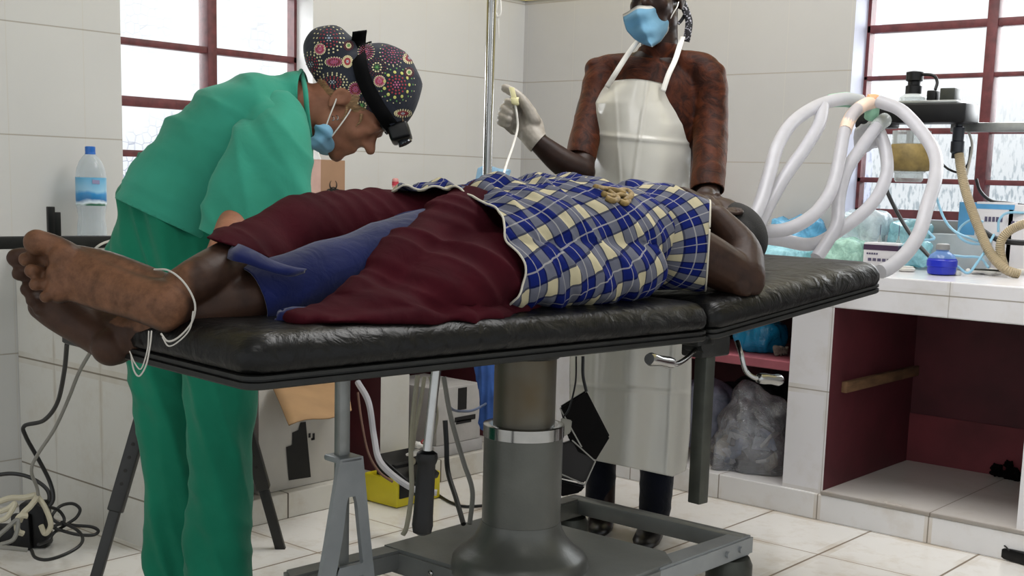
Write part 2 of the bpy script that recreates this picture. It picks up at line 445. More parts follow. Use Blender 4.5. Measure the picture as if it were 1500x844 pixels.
# ------------------------------------------------------------------ windows
def zz(nt, z):
    n = nd(nt, 'ShaderNodeMapRange', ins={1: 1.10, 2: 1.40, 3: 1., 4: .25}); nt.links.new(z, n.inputs[0]); return n.outputs[0]
def glass_mat(name, ax, kind):
    m, nt, b = newmat(name)
    p = pos(nt); s = sep(nt, p)
    cb = nt.nodes.new('ShaderNodeCombineXYZ'); nt.links.new(s[ax], cb.inputs[0]); nt.links.new(s[2], cb.inputs[1])
    if kind == 'hex':
        vo = nd(nt, 'ShaderNodeTexVoronoi', ins={'Scale': 34., 'Randomness': .5}); vo.feature = 'DISTANCE_TO_EDGE'
        nt.links.new(cb.outputs[0], vo.inputs['Vector'])
        line = mth(nt, 'LESS_THAN', vo.outputs['Distance'], .035)
        patch = mth(nt, 'MULTIPLY', ramp(nt, noi(nt, p, 5, 2), [(.45, 0.), (.62, 1.)]), zz(nt, s[2]))
        f = mth(nt, 'MULTIPLY', mth(nt, 'MULTIPLY', line, patch), .45)
        tint = mixc(nt, mth(nt, 'MULTIPLY_ADD', patch, .05, mth(nt, 'MULTIPLY', f, .9)), (.98, .98, .98), (.34, .38, .52))
    else:
        mp = nd(nt, 'ShaderNodeMapping'); mp.inputs['Scale'].default_value = (90, 22, 1); nt.links.new(cb.outputs[0], mp.inputs[0])
        n = noi(nt, mp.outputs[0], 1, 3)
        low = ramp(nt, s[2], [(.0, 1.), (1., 1.)])
        f = mth(nt, 'MULTIPLY', ramp(nt, n, [(.52, 0.), (.62, 1.)]), .42)
        zf = nd(nt, 'ShaderNodeMapRange', ins={1: 1.05, 2: 1.36, 3: 1., 4: .0}); nt.links.new(s[2], zf.inputs[0])
        tint = mixc(nt, mth(nt, 'MULTIPLY', mth(nt, 'MULTIPLY_ADD', f, .8, .16), zf.outputs[0]), (.98, .98, .98), (.32, .39, .43))
    tr = nd(nt, 'ShaderNodeBsdfTransparent'); nt.links.new(tint, tr.inputs[0])
    gl = nd(nt, 'ShaderNodeBsdfGlossy'); gl.inputs['Roughness'].default_value = .15
    mx = nt.nodes.new('ShaderNodeMixShader'); mx.inputs[0].default_value = .05
    nt.links.new(tr.outputs[0], mx.inputs[1]); nt.links.new(gl.outputs[0], mx.inputs[2])
    nt.links.new(mx.outputs[0], nt.nodes['Material Output'].inputs[0])
    return m
def window(name, axis, fix, a0, a1, z0, z1, mull, bars, kind, label):
    """steel casement: axis 1 runs along y in the left wall, axis 0 along x in the right wall"""
    def bx(bm, u0, u1, za, zb, d0, d1, **k):
        if axis == 1: box(bm, (fix-d1, u0, za), (fix-d0, u1, zb), **k)
        else: box(bm, (u0, fix+d0, za), (u1, fix+d1, zb), **k)
    w = thing(name, label, 'window', (fix, (a0+a1)/2, z0) if axis == 1 else ((a0+a1)/2, fix, z0)); w['kind'] = 'structure'
    bm = bmesh.new()
    e = .012
    bx(bm, a0, a0+e, z0, z1, 0, .04); bx(bm, a1-e, a1, z0, z1, 0, .04)
    bx(bm, a0, a1, z0, z0+.03, 0, .04); bx(bm, a0, a1, z1-.03, z1, 0, .04)
    finish('window_frame', bm, m_frame, w, smooth=False)
    for c in mull:
        bm = bmesh.new(); bx(bm, c-.019, c+.019, z0, z1, -.006, .05, bev=.004)
        finish('mullion', bm, m_frame, w)
    for z, h in bars:
        bm = bmesh.new(); bx(bm, a0, a1, z-h/2, z+h/2, 0, .035, bev=.002)
        finish('glazing_bar', bm, m_frame, w)
    g = glass_mat(name+'_glass', axis, kind)
    us = [a0]+list(mull)+[a1]; zs = [z0]+sorted(z for z, h in bars)+[z1]
    for u0, u1 in zip(us, us[1:]):
        for za, zb in zip(zs, zs[1:]):
            bm = bmesh.new(); bx(bm, u0+.004, u1-.004, za+.002, zb-.002, .018, .022)
            finish('pane', bm, g, w, smooth=False)
window('window_1', 1, XW-.09, LY0, LY1, LZ0, LZ1, [2.640], [(1.665, .03), (1.435, .022), (1.245, .032), (1.077, .022)], 'hex',
       'dark red steel window with patterned glass behind the bending surgeon')
window('window_2', 0, YW+.10, RX0, RX1, RZ0, RZ1, [-1.585], [(1.592, .027), (1.421, .015), (1.235, .02), (1.062, .018)], 'streak',
       'dark red steel window with frosted glass behind the breathing machine')

# ------------------------------------------------------------------ masonry counters
ctr = thing('tiled_counter', 'white tiled masonry counter along the left wall behind the surgeon', 'counter', (XW, 1.862, 0))
bm = bmesh.new(); box(bm, (XW+.002, 1.862, ZC1-.06), (XC, YW-.002, ZC1), .004)
finish('worktop', bm, m_end, ctr, smooth=False)
bm = bmesh.new(); box(bm, (XW+.002, 1.862, 0), (XC, 1.93, ZC1-.06))
finish('end_panel', bm, m_end, ctr, smooth=False)
bm = bmesh.new(); box(bm, (XW+.002, 1.93, 0), (XC, YC-.014, .078), .003)
finish('plinth', bm, m_plinth1, ctr, smooth=False)
for a, b in ((1.931, 2.205), (2.709, 2.836), (3.40, 3.52)):
    bm = bmesh.new(); box(bm, (XW+.002, a, .078), (XC, b, ZC1-.06))
    bm.normal_update(); setmat([f for f in bm.faces if abs(f.normal.y) > .5], 1)
    finish('pillar', bm, [m_front1, m_red], ctr, smooth=False)
bm = bmesh.new(); box(bm, (XW+.002, 1.94, .078), (XW+.02, YW-.004, ZC1-.06))
finish('back_panel', bm, m_red, ctr, smooth=False)

ct2 = thing('tiled_counter', 'white tiled masonry counter with maroon niches below the right window', 'counter', (-1.8, YW, 0))
bm = bmesh.new(); box(bm, (XC+.002, YC, ZC2-.105), (.2, YW-.002, ZC2), .004)
finish('worktop', bm, [m_front, m_top], ct2, smooth=False)
bm = bmesh.new(); box(bm, (XC+.001, YC-.012, 0), (.2, YW, .082), .003)
finish('plinth', bm, m_plinth2, ct2, smooth=False)
m_step = tile_mat('niche_floor_tiles', '#cfcac4', ('#5d5348', .8), ('#5d5348', .6), 0, 1, -1.362, .357, 3.508, .66, .004, .004, .25, '#a8977c', .3)
bm = bmesh.new(); box(bm, (-1.712, YC-.014, .082), (-1.08, YW-.002, .094), .002)
finish('niche_floor', bm, m_step, ct2, smooth=False)
for a, b in ((-2.856, -2.70), (-1.852, -1.712), (-1.118, -.978)):
    bm = bmesh.new(); box(bm, (a, YC, .082), (b, YW-.002, ZC2-.105))
    bm.normal_update(); setmat([f for f in bm.faces if abs(f.normal.x) > .5], 1)
    finish('pillar', bm, [m_front, m_red], ct2, smooth=False)
bm = bmesh.new(); box(bm, (XC, YW-.03, .084), (.2, YW-.002, ZC2-.105)); finish('back_panel', bm, m_red, ct2, smooth=False)
bm = bmesh.new(); box(bm, (-1.712, YW-.034, .094), (-1.118, YW-.004, .262)); finish('back_panel_lower', bm, m_redlow, ct2, smooth=False)
bm = bmesh.new(); box(bm, (-2.70, YC+.005, .452), (-1.852, YW-.002, .482), .003)
m_pink = M('pink_painted_board', '#9a525c', .6, var=.1, vscale=10)
finish('shelf', bm, m_pink, ct2, smooth=False)['label'] = 'pink painted shelf board'
bm = bmesh.new(); box(bm, (-1.712, 3.60, .395), (-1.692, YW-.002, .43), .003); finish('shelf_rail', bm, m_conc, ct2)['label'] = 'rough wooden rail on niche side'
# ------------------------------------------------------------------ operating table
def vinyl():
    m, nt, b = newmat('black_vinyl')
    p = pos(nt, 'Object')
    n = noi(nt, p, 7, 5, .65, .5); n2 = noi(nt, p, 45, 4, .6)
    scuff = mth(nt, 'MULTIPLY', ramp(nt, n, [(.50, 0.), (.74, 1.)]), ramp(nt, n2, [(.38, 0.), (.62, 1.)]))
    nt.links.new(mixc(nt, mth(nt, 'MULTIPLY', scuff, .4), hexc('#070707'), hexc('#2c2c2b')), b.inputs['Base Color'])
    nt.links.new(mth(nt, 'MULTIPLY_ADD', scuff, .2, .36), b.inputs['Roughness']); b.inputs['Specular IOR Level'].default_value = .19
    mp = nd(nt, 'ShaderNodeMapping'); mp.inputs['Scale'].default_value = (1, 1, 1); nt.links.new(p, mp.inputs[0])
    bump(nt, b, mth(nt, 'MULTIPLY_ADD', noi(nt, p, 16, 4, .5, 1.2), 1., mth(nt, 'MULTIPLY', noi(nt, p, 200, 2), .06)), .5, .012)
    return m
m_vinyl = vinyl()
m_blackmetal = M('black_painted_steel', '#0c0d0c', .5, .0, var=.25, vscale=25, bmp=.1, bscale=120, col2='#171816', spec=.3)
m_grey = M('grey_hammered_paint', '#51524d', .36, .25, var=.1, vscale=9, bmp=.12, bscale=160)
m_greyl = M('grey_paint', '#84888a', .4, .15, var=.08, vscale=9)
m_chrome = M('chrome', '#9a9a98', .16, 1., var=.06, vscale=20)
m_base = M('base_grey_paint', '#6c6e6c', .4, .15, var=.1, vscale=8, bmp=.1, bscale=150)
m_upright = M('zinc_steel', '#7f817f', .4, .4, var=.1, vscale=14)
m_steel = M('brushed_steel', '#6d7072', .3, .9, var=.12, vscale=20)
m_dsteel = M('dull_steel', '#3c3e38', .45, .55, var=.15, vscale=18)
m_rubber = M('black_rubber', '#08080a', .45, spec=.3, var=.2, vscale=30)
m_ruststeel = M('stained_steel_column', '#55534a', .42, .4, var=.18, vscale=7, col2='#4c402a')

def rrect(s0, s1, w0, w1, rad, z, seg=6):
    out = []
    for cx, cy, a0 in ((s1-rad, w1-rad, 0), (s0+rad, w1-rad, 90), (s0+rad, w0+rad, 180), (s1-rad, w0+rad, 270)):
        for k in range(seg+1):
            a = R_(a0+90*k/seg); out.append((cx+rad*math.cos(a), cy+rad*math.sin(a), z))
    return out
def slab(bm, s0, s1, w0, w1, rad, levels, xf, mi=0):
    rs = []
    for ins, z in levels:
        rs.append([xf(*p) for p in rrect(s0+ins, s1-ins, w0+ins, w1-ins, max(rad-ins*.6, .004), z)])
    return rings(bm, rs, True, mi)
TW = .669
table = thing('operating_table', 'black padded operating table on a grey hydraulic column', 'operating table', tab(.94, .35, 0))
PADL = [(.010, .722), (.001, .727), (-.004, .738), (-.004, .752), (.003, .768), (.014, .778), (.03, .783), (.07, .786), (.16, .787)]
bm = bmesh.new(); slab(bm, 0, 1.122, 0, TW, .035, PADL, tab); finish('body_cushion', bm, m_vinyl, table, angle=180)
RAILL = [(.004, .700), (0, .703), (0, .711), (.006, .7125), (.006, .7145), (0, .716), (0, .7215), (.004, .7225)]
bm = bmesh.new(); slab(bm, 0, 1.126, 0, TW, .03, RAILL, tab); finish('body_frame', bm, m_blackmetal, table, angle=30)
tl = math.atan2(.075, .68)
def hed(s, w, z):                                          # tilted head section
    ds, dz = s-1.132, z-.700
    return tab(1.132+ds*math.cos(tl)-dz*math.sin(tl), w, .700+ds*math.sin(tl)+dz*math.cos(tl))
bm = bmesh.new(); slab(bm, 1.136, 1.815, 0, TW, .03, [(a, z-.004) for a, z in PADL], hed); finish('head_cushion', bm, m_vinyl, table, angle=180)
bm = bmesh.new(); slab(bm, 1.134, 1.818, 0, TW, .025, RAILL, hed); finish('head_frame', bm, m_blackmetal, table, angle=30)
for w in (.015, .60):
    bm = bmesh.new(); cyl(bm, tab(1.13, w, .69), tab(1.13, w+.05, .69), .018)
    box(bm, (-.03, 0, -.012), (.03, .05, .004), .003, mtx=axes(tab(1.13, w, .70), TA, TB, ZZ))
    finish('hinge', bm, m_blackmetal, table)
CB = tab(.922, .35, 0)
bm = bmesh.new(); box(bm, (-.15, -.12, .655), (.15, .12, .699), .01, mtx=axes(CB, TA, TB, ZZ))
lathe(bm, CB, [(.074, .64), (.078, .645), (.078, .66)], 40)
finish('top_mount', bm, m_blackmetal, table)
bm = bmesh.new(); lathe(bm, CB, [(.069, .44), (.069, .655)], 48); finish('upper_column', bm, m_ruststeel, table)
bm = bmesh.new(); lathe(bm, CB, [(.0895, .462), (.0905, .463), (.0905, .489), (.0885, .490), (.070, .4895)], 48); finish('chrome_collar', bm, m_chrome, table)
bm = bmesh.new(); lathe(bm, CB, [(.0885, .24), (.0885, .466), (.072, .4665)], 48); finish('lower_column', bm, m_grey, table)
bm = bmesh.new()
lathe(bm, CB, [(.0895, .268), (.0905, .262), (.094, .25), (.106, .228), (.124, .208), (.142, .196), (.153, .184), (.156, .166), (.156, .150)], 48)
finish('base_cover', bm, m_grey, table)
# base casting and legs; BX runs along x (across), BY along y
bm = bmesh.new()
poly = [(-2.07, 1.965), (-1.545, 1.965), (-1.50, 2.02), (-1.50, 2.36), (-1.56, 2.42), (-2.02, 2.42), (-2.07, 2.36)]
prism(bm, poly, Matrix.Translation((0, 0, .105)), .06, .008)
finish('base_plate', bm, m_base, table)
for nm, pl in (('base_leg', [(-2.085, 1.69), (-2.03, 1.66), (-2.005, 1.98), (-2.065, 1.98)]), ('base_leg', [(-1.60, 1.66), (-1.545, 1.69), (-1.53, 1.98), (-1.60, 1.98)])):
    bm = bmesh.new(); prism(bm, pl, Matrix.Translation((0, 0, .115)), .048, .006); finish(nm, bm, m_base, table)
bm = bmesh.new(); prism(bm, [(-1.565, 2.30), (-1.50, 2.30), (-1.492, 2.70), (-1.545, 2.70)], Matrix.Translation((0, 0, .112)), .050, .005)
for y in (2.58, 2.64): cyl(bm, (-1.494, y, .137), (-1.487, y, .137), .008, seg=12)
finish('base_leg', bm, m_greyl, table)
bm = bmesh.new(); prism(bm, [(-2.07, 2.30), (-2.01, 2.30), (-2.01, 2.70), (-2.06, 2.70)], Matrix.Translation((0, 0, .112)), .050, .005); finish('base_leg', bm, m_grey, table)
bm = bmesh.new(); box(bm, (-2.05, 2.655, .118), (-1.50, 2.70, .163), .008); finish('cross_bar', bm, m_base, table)
bm = bmesh.new(); cyl(bm, (-1.95, 2.46, .13), (-1.56, 2.46, .13), .012); finish('brake_rod', bm, m_dsteel, table)
for x, y in ((-1.53, 2.655), (-2.045, 2.655), (-2.06, 1.70), (-1.575, 1.70)):
    bm = bmesh.new()
    lathe(bm, (x, y, 0), [(.02, .112), (.05, .108), (.058, .09), (.058, .05), (.05, .03)], 28)
    finish('castor_housing', bm, m_dsteel, table)
    bm = bmesh.new(); cyl(bm, (x-.016, y, .04), (x+.016, y, .04), .04, seg=28); finish('castor', bm, m_rubber, table)
for x, y in ((-2.04, 1.985), (-1.66, 1.965), (-1.9, 1.963)):
    bm = bmesh.new(); ball(bm, (x, y, .135), (.008, .004, .008), 2); finish('bolt', bm, m_chrome, table)
# A-shaped support with its upright under the foot section
AM = axes(tab(.567, .52, 0), TA, ZZ, -TB)
bm = bmesh.new()
outer = [(-.033, .425), (.033, .425), (.070, .10), (.038, .10), (.032, .165), (-.042, .165), (-.052, .10), (-.09, .10)]
def holed(bm, out, hole, mtx, h):
    """a plate with one hole: two outlines of matching length bridged"""
    def ringv(z, poly): return [bm.verts.new(mtx @ Vector((x, y, z))) for x, y in poly]
    n = len(out)
    o0, o1, h0, h1 = ringv(0, out), ringv(h, out), ringv(0, hole), ringv(h, hole)
    for k in range(n):
        j = (k+1) % n
        for q in ((o0[k], o0[j], h0[j], h0[k]), (o1[k], h1[k], h1[j], o1[j]), (o0[k], o1[k], o1[j], o0[j]), (h0[k], h0[j], h1[j], h1[k])):
            bm.faces.new(q)
out = [(-.030, .43), (.030, .43), (.034, .40), (.052, .25), (.072, .10), (.040, .10), (.034, .165), (-.046, .165), (-.060, .10), (-.095, .10), (-.064, .25), (-.036, .40)]
hol = [(-.008, .345), (.010, .345), (.015, .33), (.024, .26), (.032, .20), (.033, .196), (.030, .192), (-.030, .192), (-.034, .196), (-.033, .205), (-.022, .26), (-.012, .33)]
holed(bm, out, hol, AM, .012)
bmesh.ops.bevel(bm, geom=[e for e in bm.edges if e.calc_face_angle(0) > .6 and abs((e.verts[0].co-e.verts[1].co).dot(TB)) < .005], offset=.003, segments=2, affect='EDGES')
box(bm, (-.030, .418, -.05), (.030, .432, .012), .005, mtx=AM)
finish('support_bracket', bm, m_greyl, table)
bm = bmesh.new(); box(bm, (-.0135, .18, -.035), (.0135, .70, -.012), .003, mtx=AM); finish('support_upright', bm, m_upright, table)
# jacking lever with rubber grip
lv = [tab(.552, .22, .655), tab(.533, .22, .49)]
bm = bmesh.new(); cyl(bm, lv[0]+(lv[0]-lv[1])*.3, lv[1]-(lv[0]-lv[1])*.1, .0095); lever = finish('pump_lever', bm, m_chrome, table)
gd = Vector((-.06, 0, -1)).normalized()
a_ = tab(.534, .22, .497); ax_ = (tab(.524, .22, .335)-a_).normalized(); ln = (tab(.524, .22, .335)-a_).length
bm = bmesh.new()
lathe(bm, a_, [(.012, -.005), (.020, 0), (.0215, .008), (.020, .016), (.0175, .022), (.0185, .05), (.0195, ln-.04), (.021, ln-.02), (.018, ln-.005), (.008, ln)], 20, axis=ax_)
for v in bm.verts: pass
finish('grip', bm, m_rubber, lever)
# square leg bar below the hinge and the two crank handles
bm = bmesh.new(); box(bm, (-.0165, -.0165, .322), (.0165, .0165, .70), .003, mtx=axes(tab(1.20, .07, 0), TA, TB, ZZ)); finish('drop_bar', bm, m_dsteel, table)
bm = bmesh.new(); box(bm, (-.05, -.03, .655), (.05, .03, .70), .006, mtx=axes(tab(1.20, .07, 0), TA, TB, ZZ)); finish('drop_bar_clamp', bm, m_blackmetal, table)
def crank(pts, grip):
    bm = bmesh.new(); tube(bm, pts, .0055, 10, 3); c = finish('crank_handle', bm, m_chrome, table)
    bm = bmesh.new(); d = (grip[1]-grip[0]); L = d.length
    lathe(bm, grip[0], [(.006, 0), (.011, .004), (.0125, .02), (.011, L*.6), (.0135, L-.008), (.011, L)], 16, axis=d); finish('crank_knob', bm, m_chrome, c)
crank([tw(1024, 505, .05), tw(1018, 513, .03), tw(1004, 526, .0), tw(992, 533, -.02), tw(982, 532, -.03)], [tw(985, 532, -.03), tw(951, 526, -.05)])
crank([tw(1080, 500, .05), tw(1086, 520, .03), tw(1092, 543, .02), tw(1102, 552, .01), tw(1112, 555, .0)], [tw(1110, 554, .0), tw(1143, 557, -.01)])
# ------------------------------------------------------------------ people: shared builders
def skin(name, col, col2, sole=None, rough=.5):
    m, nt, b = newmat(name)
    p = pos(nt, 'Object'); n = noi(nt, p, 22, 5, .6)
    c = mixc(nt, ramp(nt, n, [(.35, 0.), (.7, 1.)]), hexc(col), hexc(col2))
    if sole:
        at = nd(nt, 'ShaderNodeAttribute'); at.attribute_name = 'sole'
        s2 = mixc(nt, ramp(nt, noi(nt, p, 30, 4, .7), [(.38, 0.), (.68, 1.)]), hexc(sole[0]), hexc(sole[1]))
        c = mixc(nt, at.outputs['Fac'], c, s2)
    nt.links.new(c, b.inputs['Base Color']); b.inputs['Roughness'].default_value = rough
    b.inputs['Specular IOR Level'].default_value = .16
    b.inputs['Subsurface Weight'].default_value = .0
    bump(nt, b, noi(nt, p, 140, 4, .6), .18, .002)
    return m
def cloth(name, col, col2=None, rough=.85, weave=900, sheen=.2, var=.1, vs=9, wr=.35, wrs=26):
    m, nt, b = newmat(name)
    p = pos(nt, 'Object'); n = noi(nt, p, vs, 4)
    c = hexc(col); c2 = hexc(col2) if col2 else tuple(x*(1-2*var) for x in c)
    nt.links.new(mixc(nt, ramp(nt, n, [(.3, 0.), (.72, 1.)]), c, c2), b.inputs['Base Color'])
    b.inputs['Roughness'].default_value = rough; b.inputs['Sheen Weight'].default_value = sheen
    b.inputs['Specular IOR Level'].default_value = .07
    h = mth(nt, 'ADD', mth(nt, 'MULTIPLY', noi(nt, p, wrs, 3, .5, .8), 1.), mth(nt, 'MULTIPLY', noi(nt, p, weave, 2), .08))
    bump(nt, b, h, wr, .01)
    return m
def head_shapes(bm, O, F, U, k=1., nose=1.):
    """skull, face, jaw, nose, lips, brow and ears round a point between the ears; F ahead, U up"""
    F = Vector(F).normalized(); U = (Vector(U)-F*Vector(U).dot(F)).normalized(); S = F.cross(U).normalized()
    X = Matrix((F, S, U)).transposed()
    def at(f, s, u): return O + (F*f + S*s + U*u)*k
    def e(f, s, u, r, sub=3): ball(bm, at(f, s, u), [x*k for x in r], sub, X.to_4x4())
    e(-.005, 0, .055, (.096, .074, .080)); e(.035, 0, .045, (.062, .066, .070))
    e(.040, 0, -.005, (.058, .060, .060)); e(.052, 0, -.045, (.044, .046, .042))
    e(.078, 0, -.072, (.020, .024, .018)); e(.030, 0, -.060, (.045, .050, .030))
    for s in (-1, 1):
        e(.066, .034*s, -.005, (.024, .024, .026))                      # cheek
        e(.012, .050*s, -.045, (.030, .012, .030))                      # jaw angle
        e(.084, .030*s, .040, (.014, .028, .010))                       # brow ridge
        e(.083, .031*s, .024, (.013, .015, .012))                       # eyeball and lids
        # ear: rim and lobe
        pts = [at(-.012, .070*s, -.018), at(-.022, .076*s, .004), at(-.020, .080*s, .024), at(-.004, .076*s, .030), at(.006, .069*s, .016), at(.002, .068*s, -.004)]
        tube(bm, pts, .0055*k, 8, 5)
        e(-.006, .069*s, .006, (.012, .008, .020), 2); e(-.006, .070*s, -.018, (.008, .006, .009), 2)
    limb(bm, [at(.088, 0, .036), at(.101, 0, .016), at(.112*nose, 0, .000)], [.0085*k, .0095*k, .0125*k])
    for s in (-1, 1): e(.098, .011*s, -.004, (.011, .009, .008), 2)
    limb(bm, [at(.078, -.022, -.038), at(.094, 0, -.033), at(.078, .022, -.038)], [.006*k, .0085*k, .006*k])
    limb(bm, [at(.076, -.018, -.047), at(.091, 0, -.046), at(.076, .018, -.047)], [.006*k, .0085*k, .006*k])
    return at, F, S, U
def hand_shapes(bm, wrist, d, n, thumb=1, curl=(.35, .45, .3), k=1., grow=0., spread=.05, thumb_curl=.35):
    """palm, four unequal fingers and a side thumb; d to the fingers, n out of the palm"""
    wrist = Vector(wrist); d = Vector(d).normalized(); n = (Vector(n)-d*Vector(n).dot(d)).normalized(); s = d.cross(n)*thumb
    g = grow
    limb(bm, [wrist-d*.02*k, wrist+d*.03*k, wrist+d*.082*k], [(.026*k+g, .019*k+g), (.035*k+g, .017*k+g), (.039*k+g, .0125*k+g)], up=n)
    for off, ln, r in ((.030, .088, .0088), (.010, .098, .0092), (-.011, .092, .0088), (-.030, .073, .0078)):
        p = wrist + d*(.085-abs(off)*.15)*k + s*off*k; dd = (d + s*off*spread/.03).normalized(); nn = n
        pts = [p-dd*.02*k, p]; a = 0
        for fr, c in zip((.44, .32, .24), curl):
            a += c; v = dd*math.cos(a)+nn*math.sin(a); p = p+v*ln*fr*k; pts.append(p)
        limb(bm, pts, [r*1.1*k+g, r*1.1*k+g, r*1.05*k+g, r*k+g, r*.82*k+g], up=n, seg=10, n=3)
    p = wrist + d*.022*k + s*.026*k
    v1 = (d*.75+s*.62+n*.25).normalized(); v2 = (v1+n*thumb_curl-s*.2).normalized(); v3 = (v2+n*thumb_curl*.6-s*.15).normalized()
    pts = [p, p+v1*.042*k, p+v1*.042*k+v2*.032*k, p+v1*.042*k+v2*.032*k+v3*.024*k]
    limb(bm, pts, [.015*k+g, .0115*k+g, .0102*k+g, .0085*k+g], up=n, seg=10, n=3)
def shoe(bm, heel, d, k=1.):
    """low shoe with sole; heel on the floor, d ahead"""
    d = Vector((d[0], d[1], 0)).normalized(); s = Vector((-d.y, d.x, 0)); heel = Vector(heel)
    def ring(f, w, h0, h1):
        c = heel + d*f
        return [c + s*w*math.cos(a) + ZZ*(h0 + (h1-h0)*(.5+.5*math.sin(a))) for a in [2*math.pi*i/16 for i in range(16)]]
    rings(bm, [ring(f*k, w*k, .003, h*k) for f, w, h in ((-.028, .012, .05), (-.02, .03, .075), (.0, .036, .09), (.05, .036, .092), (.10, .039, .072), (.15, .044, .055), (.20, .043, .045), (.235, .032, .036), (.25, .012, .024))])
def parts_of(root, name, bm_or_me, m, angle=180, **k):
    if isinstance(bm_or_me, bmesh.types.BMesh): return finish(name, bm_or_me, m, root, True, angle)
    return link(name, bm_or_me, m, root, True, angle)
def setattr_pt(me, name, vals):
    a = me.attributes.new(name, 'FLOAT_VECTOR' if np.ndim(vals) == 2 else 'FLOAT', 'POINT')
    a.data.foreach_set('vector' if np.ndim(vals) == 2 else 'value', np.ascontiguousarray(vals, dtype=np.float32).ravel())
def patch(bm, c, nrm, up, w, h, bvh=None, lift=.0015, nx=8, ny=8, mi=0, shape=None):
    """a small sheet laid on a surface: each point dropped along -nrm onto bvh"""
    nrm = Vector(nrm).normalized(); up = (Vector(up)-nrm*Vector(up).dot(nrm)).normalized(); s = up.cross(nrm)
    vs = []
    for j in range(ny+1):
        row = []
        for i in range(nx+1):
            u, v = (i/nx-.5)*w, (j/ny-.5)*h
            if shape: u, v = shape(u, v)
            p = c + s*u + up*v
            if bvh:
                hit = bvh.ray_cast(p + nrm*.12, -nrm, .3)
                if hit[0] is not None: p = hit[0] + hit[1]*lift
            row.append(bm.verts.new(p))
        vs.append(row)
    for j in range(ny):
        for i in range(nx):
            f = bm.faces.new((vs[j][i], vs[j][i+1], vs[j+1][i+1], vs[j+1][i])); f.material_index = mi
    return vs
def bvh_of(me): return BVHTree.FromPolygons([v.co[:] for v in me.vertices], [p.vertices[:] for p in me.polygons])
def ribbon(bm, pts, wdir, w, t=.0015, n=8, mi=0):
    """flat band along a curve"""
    P = spline(pts, n); W = [Vector(x) for x in wdir] if isinstance(wdir, list) else None
    rs = []
    for i, p in enumerate(P):
        tt = (P[min(i+1, len(P)-1)]-P[max(i-1, 0)]).normalized()
        wd = Vector(wdir) if W is None else W[0].lerp(W[-1], i/(len(P)-1))
        wd = (wd-tt*wd.dot(tt)).normalized(); nn = tt.cross(wd)
        rs.append([p+wd*w/2+nn*t/2, p-wd*w/2+nn*t/2, p-wd*w/2-nn*t/2, p+wd*w/2-nn*t/2])
    return rings(bm, rs, True, mi)
def rim(me, r=.0022, skip=.15):
    """piping along the open edges of a garment"""
    bm = bmesh.new(); bm.from_mesh(me); out = bmesh.new()
    es = {e for e in bm.edges if len(e.link_faces) == 1}
    while es:
        e = es.pop(); a, b = e.verts; path = [a, b]
        while True:
            nx = [x for x in path[-1].link_edges if x in es]
            if not nx: break
            es.discard(nx[0]); path.append(nx[0].other_vert(path[-1]))
        if len(path) < 20: continue
        P = [v.co.copy() for v in path]
        for _ in range(3): P = [P[0]] + [(P[i-1]+P[i]*2+P[i+1])/4 for i in range(1, len(P)-1)] + [P[-1]]
        tube(out, P[::3], r, 6, 2)
    bm.free(); return out
# ------------------------------------------------------------------ patient lying on the table
m_skinp = skin('dark_brown_skin', '#37251c', '#241712', ('#6c4a36', '#4d3424'), .5)
m_maroon = cloth('maroon_cloth', '#390c15', '#2b0910', .85, sheen=.0, wr=.3, wrs=18)
m_blue = cloth('blue_cloth', '#0f1847', '#0b1338', .8, wr=.3)
m_hairp = M('black_cropped_hair', '#0d0b0b', .9, var=.3, vscale=120, bmp=.8, bscale=400)
def plaid_mat():
    m, nt, b = newmat('plaid_cotton')
    at = nd(nt, 'ShaderNodeAttribute'); at.attribute_name = 'plaid'
    s = sep(nt, at.outputs['Vector'])
    navy, cream, white, grey, dark = hexc('#101b58'), hexc('#a79f84'), hexc('#b0ada7'), hexc('#585a66'), hexc('#0a0d1c')
    def yarn(c, off):
        f = mth(nt, 'FRACT', mth(nt, 'ADD', mth(nt, 'DIVIDE', c, .066), off))
        def band(a, z): return mth(nt, 'MULTIPLY', mth(nt, 'GREATER_THAN', f, a), mth(nt, 'LESS_THAN', f, z))
        return band(.50, .87), band(.18, .215), mth(nt, 'MAXIMUM', band(.45, .50), band(.87, .92))
    (a1, w1, d1), (a2, w2, d2) = yarn(s[0], 0.), yarn(s[1], .2)
    col = mixc(nt, mth(nt, 'MAXIMUM', a1, a2), navy, grey)
    col = mixc(nt, mth(nt, 'MULTIPLY', mth(nt, 'MAXIMUM', d1, d2), .55), col, dark)
    col = mixc(nt, mth(nt, 'MULTIPLY', a1, a2), col, cream)
    col = mixc(nt, mth(nt, 'MULTIPLY', mth(nt, 'MAXIMUM', w1, w2), .45), col, white)
    nt.links.new(col, b.inputs['Base Color']); b.inputs['Roughness'].default_value = .85
    b.inputs['Specular IOR Level'].default_value = .07
    p = pos(nt, 'Object'); bump(nt, b, mth(nt, 'ADD', noi(nt, p, 24, 3, .5, .6), mth(nt, 'MULTIPLY', noi(nt, p, 900, 2), .06)), .3, .01)
    return m
m_plaid = plaid_mat()
pat = thing('person', 'patient lying on the table in plaid blouse and maroon skirt, bare soles showing', 'person', tab(.7, .27, .787))

bm = bmesh.new()
UPL = TB*-1
# --- feet: soles face the viewer, toes to the left
def foot(bm, heel, ball, d_heel, d_ball, toes, side, k=1., back=.03):
    pass
def dd(px, py, D, back=0.): return dep(px, py, D+back)
